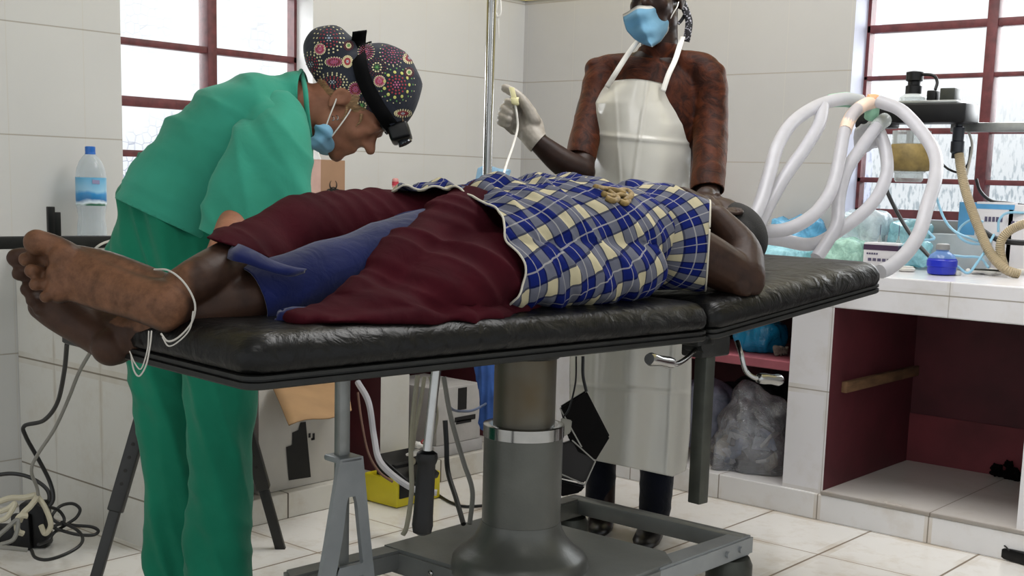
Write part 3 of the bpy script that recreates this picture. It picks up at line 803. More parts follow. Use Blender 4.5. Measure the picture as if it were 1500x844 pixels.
# upper (right) foot
limb(bm, [dd(248, 449, 2.025), dd(205, 437, 2.045), dd(150, 418, 2.075), dd(108, 402, 2.10)], [(.044, .038), (.039, .034), (.043, .029), (.046, .026)], up=CAM_F, seg=22)
limb(bm, [dd(232, 432, 2.06), dd(160, 400, 2.10), dd(112, 384, 2.12)], [(.040, .036), (.036, .034), (.030, .026)], up=CAM_F)
ball(bm, dd(96, 378, 2.10), .029); ball(bm, dd(88, 424, 2.09), .0245); ball(bm, dd(88, 402, 2.09), .024)
toes_up = [[(100, 370, 2.10, .019), (78, 359, 2.10, .0185), (54, 355, 2.092, .0225)],
           [(92, 387, 2.11, .012), (64, 381, 2.122, .0095), (38, 380, 2.105, .0130)],
           [(88, 402, 2.115, .011), (68, 399, 2.112, .0085), (46, 397, 2.083, .0122)],
           [(86, 416, 2.11, .011), (70, 416, 2.105, .0082), (52, 417, 2.078, .0112)],
           [(88, 428, 2.10, .011), (79, 432, 2.094, .0082), (67, 435, 2.072, .0108)]]
for t in toes_up: limb(bm, [dd(*q[:3]) for q in t], [q[3] for q in t], up=CAM_F, seg=14, n=4)
# lower (left) foot, behind and below
limb(bm, [dd(168, 505, 2.16), dd(130, 482, 2.17), dd(92, 456, 2.18), dd(68, 436, 2.19)], [(.036, .038), (.036, .036), (.040, .032), (.042, .026)], up=CAM_F)
limb(bm, [dd(205, 490, 2.15), dd(140, 470, 2.20), dd(88, 436, 2.22)], [.042, .038, .03], up=CAM_F)
ball(bm, dd(162, 508, 2.145), .034)
for t in [[(70, 396, 2.18, .019), (40, 378, 2.17, .018), (24, 378, 2.16, .017)], [(66, 412, 2.18, .014), (42, 402, 2.165, .0125), (28, 401, 2.155, .013)],
          [(64, 428, 2.18, .013), (50, 424, 2.165, .012), (40, 424, 2.155, .013)], [(70, 442, 2.18, .013), (58, 440, 2.165, .012), (48, 440, 2.155, .0125)],
          [(82, 456, 2.18, .013), (68, 455, 2.165, .012), (58, 453, 2.16, .0125)]]:
    limb(bm, [dd(*q[:3]) for q in t], [q[3] for q in t], up=CAM_F, seg=12, n=4)
# --- legs: right leg crosses over with the knee raised, left leg along the table
limb(bm, [dd(258, 432, 2.06), tw(285, 412, .25), tw(345, 386, .30), tw(410, 358, .36), tw(485, 340, .40)], [.036, .037, .046, .050, .050], seg=22)
limb(bm, [tw(485, 340, .40), tw(600, 350, .38), tw(720, 375, .33)], [.050, .056, .07])
limb(bm, [dd(205, 488, 2.15), tw(260, 466, .29), tw(320, 450, .26), tw(400, 430, .245), tw(560, 376, .245)], [.038, .036, .043, .047, .052], seg=22)
limb(bm, [tw(560, 376, .245), tw(640, 372, .23), tw(740, 385, .23)], [.052, .065, .075])
# --- trunk, neck, head
limb(bm, [tab(.68, .27, .89), tab(.85, .27, .90), tab(1.02, .27, .90), tab(1.16, .27, .905), tab(1.22, .27, .90)], [(.13, .065), (.13, .08), (.15, .09), (.15, .085), (.08, .06)])
HD = dep(1047, 338, 3.02)
limb(bm, [tab(1.18, .27, .90), HD-TA*.06], [.058, .055])
hat, hF, hS, hU = head_shapes(bm, HD, (TB*.75+ZZ*.6+TA*.1), TA+ZZ*.05, .95)
# --- near arm: elbow rests on the pad, forearm folds back to the neck
sh_ = tab(1.14, .15, .905); el_ = tw(1090, 410, .045); wr_ = tw(1050, 320, .15)
limb(bm, [sh_, sh_.lerp(el_, .5)+ZZ*.004, el_], [.060, .056, .047])
ball(bm, tw(1086, 421, .03), (.026, .026, .026))
limb(bm, [el_+ZZ*.008, tw(1084, 366, .09), wr_], [.047, .046, .031])
hand_shapes(bm, wr_, (tw(1024, 288, .22)-wr_), -CAM_F*.2-ZZ*.6+TB*.5, 1, (.25, .35, .3), .92)
# --- far arm along the body
limb(bm, [tab(1.14, .40, .90), tab(.98, .47, .86), tab(.84, .46, .84)], [.05, .042, .036])
limb(bm, [tab(.84, .46, .84), tab(.72, .44, .85), tab(.62, .42, .86)], [.036, .03, .024])
hand_shapes(bm, tab(.62, .42, .86), -TA, -ZZ, -1, (.3, .3, .2), .92)
me = fuse(bm, .0038, 3)
c = coords(me); n = normals(me)
# sole creases and the paler sole skin
axis_f = (dep(60, 370, 2.1)-dep(255, 460, 2.0)).normalized(); hl = np.array(dep(250, 450, 2.0)); a3 = np.array(axis_f)
along = (c-hl) @ a3; facing = n @ -np.array(CAM_F)
rel = np.abs((c-hl) @ np.array(axis_f.cross(CAM_F).normalized()))
depth_ = (c-hl) @ np.array(CAM_F)
PX_, PY_, DW = px_of(c)
upper = (DW < 2.132) & (PY_ < 452+(PX_-71)*.245)
sole = np.clip((facing-.30)/.4, 0, 1)*np.clip((287-PX_)/14, 0, 1)*np.clip((DW < 2.24).astype(float), 0, 1)
sole = np.where(upper, sole*(.80+.30*np.clip(vnoise(c, 14, 2.)+.3, 0, 1)), sole*.10)
toe = np.clip((84-PX_)/20, 0, 1)*upper*(facing > -.2); sole = np.maximum(sole, toe*.75)
cr = upper*(PX_ > 125)*(PX_ < 250)*np.clip(facing, 0, 1)*np.clip((PX_-125)/30, 0, 1)*np.clip((250-PX_)/30, 0, 1)
ph = PX_*.26 + PY_*.10 + vnoise(c, 22)*4.
setco(me, c - n*(np.clip(np.sin(ph), 0, 1)**4*.0022*cr*np.clip(.35+vnoise(c, 12, 5.)*1.5, 0, 1))[:, None])
setattr_pt(me, 'sole', sole)
body = parts_of(pat, 'body', me, m_skinp)
# hair cap
bm = bmesh.new()
XH = Matrix((hF, hS, hU)).transposed().to_4x4()
ball(bm, hat(-.016, 0, .060), (.092, .076, .079), 4, XH); ball(bm, hat(-.04, 0, .03), (.067, .069, .067), 4, XH)
parts_of(pat, 'hair', fuse(bm, .006, 2), m_hairp)

# --- skirt: one lobe over the raised right thigh, one falling from the hip to the pad
def folds(c, across, fa, amp, seed=0., fl=5., ridge=True):
    """long soft creases: noise squeezed across one direction"""
    A = Vector(across).normalized(); B1, B2, _ = frame_along(A)
    q = np.stack([c @ np.array(A)*fa, c @ np.array(B1)*fl, c @ np.array(B2)*fl], 1)
    v = np.array([noise.noise(Vector((p[0]+seed*3.1, p[1]-seed, p[2]+seed*1.7))) for p in q])
    return amp*(1-np.abs(v)*3.2) if ridge else amp*v*1.6
bm = bmesh.new()
limb(bm, [tw(318, 394, .28), tw(352, 384, .315), tw(400, 362, .36), tw(470, 344, .40), tw(560, 342, .40), tw(680, 356, .35), tw(760, 370, .30)], [.058, .066, .073, .080, .086, .10, .115], seg=24)
limb(bm, [tw(690, 390, .27), tw(760, 380, .27), tw(830, 375, .27)], [(.15, .09), (.165, .10), (.16, .095)])
me = fuse(bm, .0065, 8)
displace(me, lambda c, n: folds(c, TA*.5+ZZ-TB*.2, 13, .005, 2., 3.) + folds(c, TA*.9+ZZ*.5, 24, .0025, 5., 4.))
cutoff(me, tw(378, 373, .30), (-CAM_R*.30-CAM_U*.95), None)
thicken(me, .003)
skirt = parts_of(pat, 'skirt', me, m_maroon)
bm = bmesh.new()
limb(bm, [tw(432, 467, .10), tw(500, 456, .11), tw(580, 438, .12), tw(680, 408, .135), tw(800, 395, .20)], [(.028, .009), (.05, .016), (.08, .036), (.095, .076), (.085, .07)], seg=22)
limb(bm, [tw(520, 440, .13), tw(560, 414, .155), tw(600, 384, .185), tw(640, 354, .22), tw(690, 335, .25), tw(760, 340, .26)], [.028, .044, .060, .068, .078, .08])
limb(bm, [tw(690, 330, .26), tw(730, 326, .265), tw(800, 345, .28)], [.07, .084, .06])
limb(bm, [tw(680, 350, .235), tw(725, 338, .255), tw(780, 335, .29)], [.07, .085, .08])
limb(bm, [tw(640, 430, .09), tw(710, 412, .10), tw(790, 405, .16)], [(.05, .05), (.058, .064), (.05, .06)])
limb(bm, [tw(470, 467, .08), tw(620, 462, .055), tw(715, 461, .065), tw(790, 440, .14)], [(.04, .008), (.04, .012), (.038, .012), (.03, .02)])
me = fuse(bm, .006, 10)
displace(me, lambda c, n: folds(c, TA*.75+ZZ*.75+TB*.2, 15, .009, 1., 2.6) + folds(c, TA*.6+ZZ, 30, .003, 4., 3.))
parts_of(pat, 'skirt_drape', me, m_maroon)['label'] = 'maroon skirt cloth fallen open on the pad'
# --- blue underskirt over the left leg, blue turned hem of the right side
bm = bmesh.new()
limb(bm, [tw(352, 446, .25), tw(400, 430, .245), tw(480, 405, .24), tw(560, 376, .245), tw(640, 348, .27), tw(700, 340, .30)], [.056, .060, .062, .062, .058, .05], seg=24)
limb(bm, [tw(395, 466, .16), tw(430, 466, .13), tw(470, 462, .12)], [.012, .016, .014])
me = fuse(bm, .006, 4)
displace(me, lambda c, n: folds(c, TA*.7-ZZ*.7, 16, .004, 8., 5.))
cutoff(me, tw(362, 442, .25), (tw(340, 447, .25)-tw(420, 425, .25)), .11)
thicken(me, .003)
parts_of(pat, 'underskirt', me, m_blue)['label'] = 'royal blue underskirt on the lower leg'
bm = bmesh.new()
P = [tw(322, 372, .31), tw(338, 381, .225), tw(362, 387, .20), tw(390, 397, .185), tw(424, 405, .165), tw(446, 400, .17)]
Q = [tw(336, 356, .33), tw(352, 358, .245), tw(375, 368, .22), tw(402, 382, .20), tw(430, 391, .172), tw(449, 394, .172)]
Pm, Qm = spline(P, 8), spline(Q, 8)
rs = []
for p, q in zip(Pm, Qm):
    v = (q-p); nn = CAM_F*-1
    rs.append([p+nn*.006, p+v*.5+nn*.014, q+nn*.006, q-nn*.004, p+v*.5, p-nn*.004])
rings(bm, rs)
parts_of(pat, 'turned_hem', bm, m_blue)['label'] = 'blue turned-up hem of the maroon skirt'
bm = bmesh.new(); ribbon(bm, [tw(560, 345, .30), tw(585, 325, .30), tw(612, 318, .30), tw(640, 312, .30)], ZZ+TB*.3, .028, .006); parts_of(pat, 'turned_hem', bm, m_blue)

# --- blouse
bm = bmesh.new()
limb(bm, [tab(.60, .27, .89), tab(.72, .27, .905), tab(.86, .27, .912), tab(1.0, .27, .915), tab(1.12, .27, .912), tab(1.21, .27, .90)],
     [(.195, .095), (.205, .108), (.20, .117), (.195, .116), (.175, .10), (.12, .07)], seg=36)
limb(bm, [tab(.54, .125, .848), tab(.7, .115, .85), tab(.86, .115, .85), tab(1.0, .115, .85)], [(.088, .066), (.088, .068), (.085, .068), (.07, .06)])
limb(bm, [tab(.52, .36, .955), tab(.60, .34, .975), tab(.70, .33, .985)], [(.075, .028), (.08, .03), (.08, .03)])
limb(bm, [tab(.60, .26, .97), tab(.66, .25, .99), tab(.72, .24, 1.0)], [.024, .03, .03])
me = fuse(bm, .0055, 4)
def blouse_fold(c, n):
    s = (c-np.array(N0)) @ np.array(TA); k = np.clip((1.14-s)/.2, 0.2, 1)
    return (folds(c, TA*.7+ZZ*.7, 34, .0045, 12., 4.5) + folds(c, TA*.75+ZZ*.6-TB*.3, 19, .0095, 3., 3.5) + folds(c, TA*.8+ZZ*.6, 38, .003, 9., 5.))*k
displace(me, blouse_fold)
def hem_shift(c):
    d = c-np.array(N0); w = d @ np.array(TB); z = c[:, 2]
    return .085*np.exp(-((w-.37)/.055)**2)*(z > .93) + .012*np.sin(z*48+1.) + vnoise(c, 12, 4.)*.012
sh = hem_shift(coords(me)); setco(me, coords(me) + np.outer(sh, np.array(TA)))
cutoff(me, tab(.600, .05, .85), (-TA*.99+TB*.10-ZZ*.02), None)
c = coords(me)
for _ in range(3): sh = hem_shift(c - np.outer(sh if _ else hem_shift(c), np.array(TA)))
setco(me, c - np.outer(sh, np.array(TA)))
def plaid_uv(me, slant, w0=.27, z0=.90, rad=.16, seed=0., amp=.014):
    c = coords(me); d = c-np.array(N0); d[:, 2] = c[:, 2]
    s = d @ np.array([TA.x, TA.y, 0]); w = d @ np.array([TB.x, TB.y, 0])
    ang = np.arctan2(c[:, 2]-z0, -(w-w0))
    v = ang*rad
    wob = vnoise(c, 6, seed)*amp
    setattr_pt(me, 'plaid', np.stack([s+slant*v+wob, v-slant*.5*s+vnoise(c, 6, seed+9)*amp, 0*s], 1))
plaid_uv(me, .55, seed=3.)
RIM1 = rim(me)
thicken(me, .003)
blouse = parts_of(pat, 'blouse', me, m_plaid)
bm = bmesh.new()
limb(bm, [tw(935, 345, .24), tw(975, 350, .17), tw(1010, 357, .12), tw(1050, 366, .09)], [(.085, .112), (.092, .112), (.088, .104), (.078, .092)], seg=32)
limb(bm, [tw(930, 300, .30), tw(980, 310, .26), tw(1015, 325, .20)], [.06, .06, .05])
me = fuse(bm, .0055, 4)
displace(me, lambda c, n: folds(c, TA+ZZ*.15, 16, .004, 6., 4.))
cutoff(me, tw(1036, 360, .10), CAM_R*1.0-CAM_U*.05-CAM_F*.12, None)
plaid_uv(me, .06, .17, .87, .14, 5., .008)
RIM2 = rim(me)
thicken(me, .003)
slv = parts_of(pat, 'sleeve', me, m_plaid); slv['label'] = 'plaid short sleeve'
for r_, o_ in ((RIM1, blouse), (RIM2, slv)):
    parts_of(o_, 'hem_piping', r_, M('cream_piping', '#b5b0a2', .7, var=.05))['label'] = 'cream edge piping'
# rope belt knotted on the belly
m_rope = M('golden_cord', '#80693a', .7, var=.25, vscale=60, bmp=.6, bscale=160)
bm = bmesh.new()
bv = bvh_of(blouse.data)
def on_blouse(px, py, lift=.006):
    d = ray(px, py).normalized(); h = bv.ray_cast(EYE, d)
    return (h[0]-d*lift) if h[0] is not None else tw(px, py, .3)
for pts in ([(872, 274), (886, 277), (902, 279), (916, 284)], [(884, 284), (897, 288), (910, 286), (920, 290)], [(893, 281), (905, 291), (898, 294), (888, 290)], [(904, 280), (918, 279), (925, 286), (914, 295)], [(908, 295), (916, 298), (921, 294)]):
    tube(bm, [on_blouse(*p) for p in pts], .0062, 8, 6)
parts_of(pat, 'rope_belt', bm, m_rope)
# wire tied round the upper foot, with its loose loop
m_wire = M('white_flex', '#a5a29b', .5, var=.05)
wire = thing('loose_wire', 'thin pale wire looped round the patient\'s upper heel', 'wire', dd(284, 440, 2.0))
bm = bmesh.new()
tube(bm, [dd(226, 395, 2.02), dd(246, 396, 1.985), dd(266, 410, 1.975), dd(281, 432, 1.975), dd(286, 452, 1.975), dd(280, 474, 1.97), dd(262, 494, 1.955), dd(246, 500, 1.95), dd(236, 489, 1.96)], .0016, 8, 8)
tube(bm, [dd(283, 456, 1.97), dd(278, 482, 1.96), dd(262, 500, 1.95), dd(247, 507, 1.95), dd(238, 494, 1.95)], .0012, 6, 8)
tube(bm, [dd(222, 485, 1.97), dd(220, 505, 1.96), dd(214, 535, 1.95), dd(204, 551, 1.95), dd(196, 542, 1.95), dd(192, 520, 1.97)], .0013, 6, 8)
tube(bm, [dd(218, 485, 1.97), dd(216, 512, 1.96), dd(207, 540, 1.95), dd(198, 533, 1.95), dd(190, 515, 1.97)], .0011, 6, 8)
finish('wire_loop', bm, m_wire, wire)
# ------------------------------------------------------------------ surgeon in green scrubs, bending over the table
m_skinw = skin('fair_tanned_skin', '#9a6b54', '#825744', None, .5)
m_scrub = cloth('green_scrub_cotton', '#37907a', '#308069', .9, sheen=.1, var=.06, vs=6, wr=.28, wrs=13)
m_scrubt = cloth('green_scrub_trousers', '#1c7359', '#17664e', .9, sheen=.1, var=.06, vs=6, wr=.28, wrs=13)  # darker copy of the top's green; shade below the table is in the colour
m_bmask = cloth('blue_mask_fabric', '#86b3cb', '#74a5c2', .8, sheen=.1, wr=.1)
m_white = M('white_elastic', '#d6d3cc', .7, var=.05)
m_hairb = M('light_brown_hair', '#8a6a48', .7, var=.3, vscale=80, stretch=(1, 1, 6))
m_blackp = M('black_plastic', '#060607', .42, spec=.3, var=.2, vscale=40)
m_blackc = cloth('black_elastic_band', '#0b0b0c', None, .9, sheen=.0, wr=.1)
sur = thing('person', 'woman in green scrubs and dotted cap bending over the patient', 'person', (-2.40, 1.72, 0))
RI, UP_, FW = CAM_R, CAM_U, CAM_F
bm = bmesh.new()
# legs and trunk
limb(bm, [dep(300, 400, 2.86), dep(322, 560, 2.81), dep(323, 700, 2.80), dep(326, 905, 2.79)], [.070, .056, .050, .042])
limb(bm, [dep(252, 400, 2.97), dep(241, 560, 2.98), dep(256, 700, 2.98), dep(270, 870, 2.98)], [.070, .056, .050, .042])
limb(bm, [dep(268, 345, 2.92), dep(302, 262, 2.92), dep(355, 206, 2.92), dep(408, 168, 2.92), dep(438, 156, 2.92)],
     [(.12, .15), (.11, .13), (.115, .145), (.09, .15), (.06, .08)], up=FW, seg=28)
O_ = dep(502, 160, 2.93)
F_ = (RI*.56-UP_*.83).normalized(); U_ = (RI*.83+UP_*.56).normalized()
limb(bm, [dep(425, 162, 2.92), dep(458, 160, 2.92), O_+U_*.0-F_*.02], [(.068, .07), (.058, .056), (.058, .055)], up=FW)
sat, _, S_, _ = head_shapes(bm, O_, F_, U_, 1.0, 1.04)
# arms: near (right) one reaches down behind the patient's leg
sn, en, wn = dep(402, 182, 2.77), dep(350, 322, 2.68), dep(322, 372, 2.52)
limb(bm, [sn, en], [.042, .038]); limb(bm, [en, wn], [.043, .028])
hand_shapes(bm, wn, dep(352, 396, 2.36)-wn, -UP_, 1, (.35, .4, .3), .95)
sf, ef, wf = dep(428, 192, 3.06), dep(410, 315, 3.04), dep(415, 372, 2.84)
limb(bm, [sf, ef], [.042, .038]); limb(bm, [ef, wf], [.043, .028])
hand_shapes(bm, wf, dep(405, 392, 2.62)-wf, -UP_, -1, (.35, .4, .3), .95)
mb = fuse(bm, .0052, 4); parts_of(sur, 'body', mb, m_skinw)
# scrub top
bm = bmesh.new()
limb(bm, [dep(250, 375, 2.92), dep(268, 318, 2.92), dep(302, 258, 2.92), dep(352, 206, 2.92), dep(402, 170, 2.92), dep(436, 150, 2.92)],
     [(.150, .19), (.148, .18), (.140, .165), (.134, .175), (.105, .18), (.070, .10)], up=FW, seg=36)
limb(bm, [dep(402, 188, 2.78), dep(432, 186, 3.06)], [(.066, .066), (.066, .066)])
limb(bm, [dep(425, 195, 3.06), dep(412, 265, 3.05), dep(405, 325, 3.03)], [(.06, .06), (.060, .06), (.062, .06)], up=FW)
me = fuse(bm, .007, 8)
sd_ = (dep(352, 206, 2.92)-dep(268, 318, 2.92)).normalized()
displace(me, lambda c, n: folds(c, sd_*.8+RI*.3+FW*.3, 11, .008, 1., 2.0) + folds(c, sd_-RI*.2, 22, .004, 3., 2.6))
# neckline and hem
cutoff(me, dep(446, 152, 2.92), (RI*.86-UP_*.0), .16)
cutoff(me, dep(255, 330, 2.92), (-RI*.42-UP_*.9), .5)
thicken(me, .004)
top = parts_of(sur, 'scrub_top', me, m_scrub)
bm = bmesh.new()
limb(bm, [dep(402, 176, 2.81), dep(396, 218, 2.735), dep(380, 290, 2.69), dep(362, 385, 2.66)], [(.066, .060), (.090, .060), (.108, .056), (.122, .056)], up=FW, seg=32)
me = fuse(bm, .007, 6)
displace(me, lambda c, n: folds(c, RI+UP_*.25, 10, .008, 7., 1.6) + folds(c, RI*.8+UP_*.6, 20, .004, 2., 2.4))
cutoff(me, dep(318, 349, 2.66), (-RI*.45-UP_*.9), None)
thicken(me, .004)
parts_of(sur, 'sleeve', me, m_scrub)
bm = bmesh.new()
P = [dep(441, 104, 2.92), dep(447, 130, 2.83), dep(450, 165, 2.82), dep(454, 200, 2.84)]
tube(bm, P, .006, 8, 6)
P = [dep(441, 104, 2.92), dep(447, 130, 3.01), dep(450, 165, 3.02), dep(454, 200, 3.0)]
tube(bm, P, .006, 8, 6)
parts_of(sur, 'collar_binding', bm, m_scrub)
# trousers
bm = bmesh.new()
limb(bm, [dep(255, 300, 2.92), dep(268, 350, 2.92), dep(280, 420, 2.92)], [(.125, .16), (.155, .17), (.165, .165)], up=FW, seg=32)
limb(bm, [dep(240, 330, 2.92), dep(225, 390, 2.92), dep(250, 440, 2.92)], [.09, .10, .09])
limb(bm, [dep(316, 420, 2.84), dep(322, 545, 2.81), dep(323, 700, 2.80), dep(326, 905, 2.79)], [(.10, .105), (.076, .09), (.070, .085), (.070, .08)], up=FW, seg=30)
limb(bm, [dep(245, 420, 2.98), dep(240, 545, 2.98), dep(256, 700, 2.98), dep(270, 868, 2.98)], [(.10, .10), (.084, .09), (.078, .085), (.074, .08)], up=FW, seg=30)
me = fuse(bm, .0075, 6)
displace(me, lambda c, n: folds(c, RI+FW*.3+UP_*.1, 10, .011, 4., 1.4) + folds(c, RI*.9+UP_*.25, 24, .005, 5., 2.0) + folds(c, RI*.6+UP_*.8, 20, .003, 9., 3.))
cutoff(me, dep(320, 898, 2.79), -ZZ, .35)
thicken(me, .004)
parts_of(sur, 'trousers', me, m_scrubt)
bm = bmesh.new()
fd = (TB*-1)
for h in (dep(308, 905, 2.80), dep(260, 870, 2.99)):
    h = Vector((h.x, h.y, 0.0)); b2 = bmesh.new(); shoe(b2, h-fd*.04, fd); parts_of(sur, 'shoe', b2, m_blackp)
bm.free()
# dotted cap
m_cap = cloth('navy_cap_cotton', '#31343d', '#23262e', .85, sheen=.1, wr=.3)
dots = [M('dot_'+n, h, .7, var=.03) for n, h in (('cream', '#cdc298'), ('red', '#97303a'), ('pink', '#b0587a'), ('orange', '#b06a42'), ('yellow', '#bdbf66'), ('green', '#568a48'), ('white', '#c4c2bf'), ('maroon', '#5e1d28'), ('grey', '#828a9a'))]
XH2 = Matrix((F_, S_, U_)).transposed().to_4x4()
bm = bmesh.new()
ball(bm, sat(.004, 0, .098), (.104, .090, .102), 4, XH2)
ball(bm, sat(.03, 0, .075), (.085, .084, .075), 4, XH2)
ball(bm, sat(-.03, 0, .06), (.085, .086, .085), 4, XH2)
ball(bm, sat(-.112, 0, .050), (.078, .072, .066), 4, XH2)
me = fuse(bm, .005, 5)
displace(me, lambda c, n: folds(c, F_+U_*.4, 22, .0028, 3., 8.) )
cutoff(me, sat(0, 0, .022), F_*.42-U_*.90, None)
bv = bvh_of(me)
bm = bmesh.new(); bm.from_mesh(me); bpy.data.meshes.remove(me)
def dot(p, n, r, mi):
    for side in (0, 1):
        if side: q = p-S_*2*(p-O_).dot(S_); m_ = (n-S_*2*n.dot(S_))
        else: q, m_ = p, n
        a, b, _ = frame_along(m_)
        c = q + m_*.0008
        vs = [bm.verts.new(c + (a*math.cos(t)+b*math.sin(t))*r) for t in [2*math.pi*i/7 for i in range(7)]]
        tp = bm.verts.new(c + m_*.0012)
        for i in range(7): bm.faces.new((vs[i], vs[(i+1) % 7], tp)).material_index = mi+1
def zpx(x, y): return 440+x/3.835, 20+y/3.835
def mandala(cx, cy, R, rings_, sy=1., rot=0.):
    for fr, cnt, rr, mi in rings_:
        for i in range(cnt):
            a = 2*math.pi*i/cnt + rot
            x, y = zpx(cx + R*fr*math.cos(a), cy + R*fr*sy*math.sin(a))
            d = ray(x, y).normalized(); h = bv.ray_cast(EYE, d)
            if h[0] is None or h[1].dot(d) > -.12 or (h[0]-EYE).dot(CAM_F) > 3.02: continue
            n = h[1] if h[1].dot(d) < 0 else -h[1]
            dot(h[0], n, rr, mi)
CR, RE, PI, OR, YE, GR, WH, MA, GY = range(9)
full = [(0, 1, .0035, GY), (.2, 6, .0016, WH), (.40, 10, .0021, RE), (.60, 14, .0021, RE), (.80, 16, .0024, CR), (1.02, 20, .0022, CR)]
redc = [(0, 1, .0028, PI), (.17, 6, .0022, PI), (.34, 11, .0024, RE), (.52, 15, .0024, RE), (.74, 11, .0040, YE), (.95, 16, .0022, GR), (1.08, 18, .0016, CR)]
pink = [(0, 1, .0026, RE), (.18, 6, .0019, PI), (.38, 10, .0018, PI), (.60, 15, .0018, RE), (.80, 18, .0020, PI), (1.0, 20, .0018, CR)]
gren = [(0, 1, .0036, GR), (.22, 6, .0016, GR), (.42, 10, .0022, CR), (.66, 15, .0015, MA), (.86, 18, .0016, MA)]
mandala(160, 138, 82, full); mandala(60, 285, 62, full, 1.1); mandala(190, 272, 50, pink, .55); mandala(180, 385, 82, full, .62)
mandala(370, 215, 46, pink); mandala(398, 128, 46, full, .5); mandala(520, 220, 74, pink, .95); mandala(430, 302, 58, gren)
mandala(540, 400, 96, redc); mandala(345, 515, 58, gren, .8); mandala(225, 448, 46, gren, .7); mandala(575, 560, 46, full, .45)
mandala(265, 270, 26, full, 1.2); mandala(310, 425, 40, pink); mandala(612, 250, 34, full, .9); mandala(110, 200, 30, pink); mandala(445, 380, 30, pink); mandala(270, 180, 30, gren); mandala(610, 330, 30, gren)
me = bpy.data.meshes.new('cap'); bmesh.ops.recalc_face_normals(bm, faces=[f for f in bm.faces if f.material_index == 0]); bm.to_mesh(me); bm.free()
link('cap', me, [m_cap]+dots, sur, True, 180)
# hair showing under the cap
bm = bmesh.new()
ball(bm, sat(-.005, 0, .055), (.098, .0765, .0825), 4, XH2); ball(bm, sat(-.028, 0, .030), (.074, .070, .070), 4, XH2)
me = fuse(bm, .004, 1); displace(me, lambda c, n: vnoise(c*np.array([1, 1, 2.5]), 90)*.0012)
cutoff(me, sat(0, 0, .004), F_*.36-U_*.93, None)
cutoff(me, sat(.078, 0, .03), F_, None)
bm = bmesh.new(); bm.from_mesh(me); bpy.data.meshes.remove(me)
tube(bm, [sat(.02, .0745, .012), sat(.034, .0745, -.004), sat(.036, .073, -.022)], [.004, .003, .0008], 8, 6); tube(bm, [sat(.05, .070, .03), sat(.062, .067, .018), sat(.066, .064, .002)], [.004, .003, .0008], 8, 6)
for k in range(7):
    b = sat(.098, .012*(k-3), .105); tube(bm, [b, b+F_*.012-U_*.004+S_*.002*(k-3), b+F_*.022-U_*(.012+.003*(k % 3))], .0009, 5, 4)
parts_of(sur, 'hair', bm, m_hairb)
# headlamp: band round the cap and lamp above the brow
bm = bmesh.new()
bp = [(527, 46), (524, 66), (527, 92), (536, 122), (551, 152), (567, 176), (580, 192)]
pts = []
for x, y in bp:
    d = ray(x, y).normalized(); h = bv.ray_cast(EYE, d)
    pts.append((h[0]+h[1]*.004) if h[0] is not None and (h[0]-EYE).dot(CAM_F) < 3.0 else dep(x, y, 2.875))
wd = (RI*.9+UP_*.35)
ribbon(bm, pts, wd, .034, .004)
ribbon(bm, [p-S_*2*(p-O_).dot(S_) for p in pts], wd, .034, .004)
hl_ = thing('head_lamp', 'black head torch strapped over the dotted cap', 'head torch', sat(.12, 0, .085))
parts_of(hl_, 'head_band', bm, m_blackc)
bm = bmesh.new()
LM = axes(dep(584, 194, 2.93), F_*.75+U_*.66, S_)
box(bm, (-.026, -.034, -.020), (.024, .034, .022), .009, 3, mtx=axes(dep(586, 194, 2.92), (RI*.95+UP_*.28), S_))
box(bm, (-.034, -.028, -.016), (-.014, .028, .018), .006, 3, mtx=axes(dep(577, 190, 2.92), (RI*.75-UP_*.66), S_))
parts_of(hl_, 'lamp_housing', bm, m_blackp, 40)
bm = bmesh.new(); cyl(bm, dep(590, 203, 2.92), dep(594, 211, 2.92), .015, .017, 20); parts_of(hl_, 'lens', bm, M('dark_lens', '#3a3d42', .1, .3), 40)
# face mask pulled down under the chin, ear loops and earrings
bm = bmesh.new()
limb(bm, [dep(466, 205, 2.845), dep(480, 214, 2.90), dep(484, 218, 2.95), dep(476, 208, 3.02)], [(.027, .013), (.022, .013), (.022, .013), (.027, .013)], up=F_)
limb(bm, [dep(463, 194, 2.842), dep(474, 192, 2.84), dep(482, 196, 2.845)], [(.008, .014), (.012, .014), (.008, .012)], up=UP_)
me = fuse(bm, .003, 2)
displace(me, lambda c, n: folds(c, F_*.6-U_, 45, .004, 2., 14.))
mk = parts_of(sur, 'face_mask', me, m_bmask)
bm = bmesh.new()
tube(bm, [dep(475, 192, 2.835), dep(483, 170, 2.838), dep(491, 150, 2.846), dep(493, 143, 2.86)], .0017, 6, 8); tube(bm, [dep(514, 160, 2.852), dep(508, 170, 2.845), dep(498, 184, 2.84), dep(486, 200, 2.842)], .0017, 6, 8)
parts_of(sur, 'ear_loop', bm, m_white)
bm = bmesh.new()
for x, y in ((488, 173), (494, 172)):
    tube(bm, [dep(x-1.5, y-3, 2.845), dep(x+1, y-1, 2.842), dep(x+1, y+3, 2.842), dep(x-1.5, y+3.5, 2.843)], .0012, 6, 5)
parts_of(sur, 'earring', bm, m_chrome)
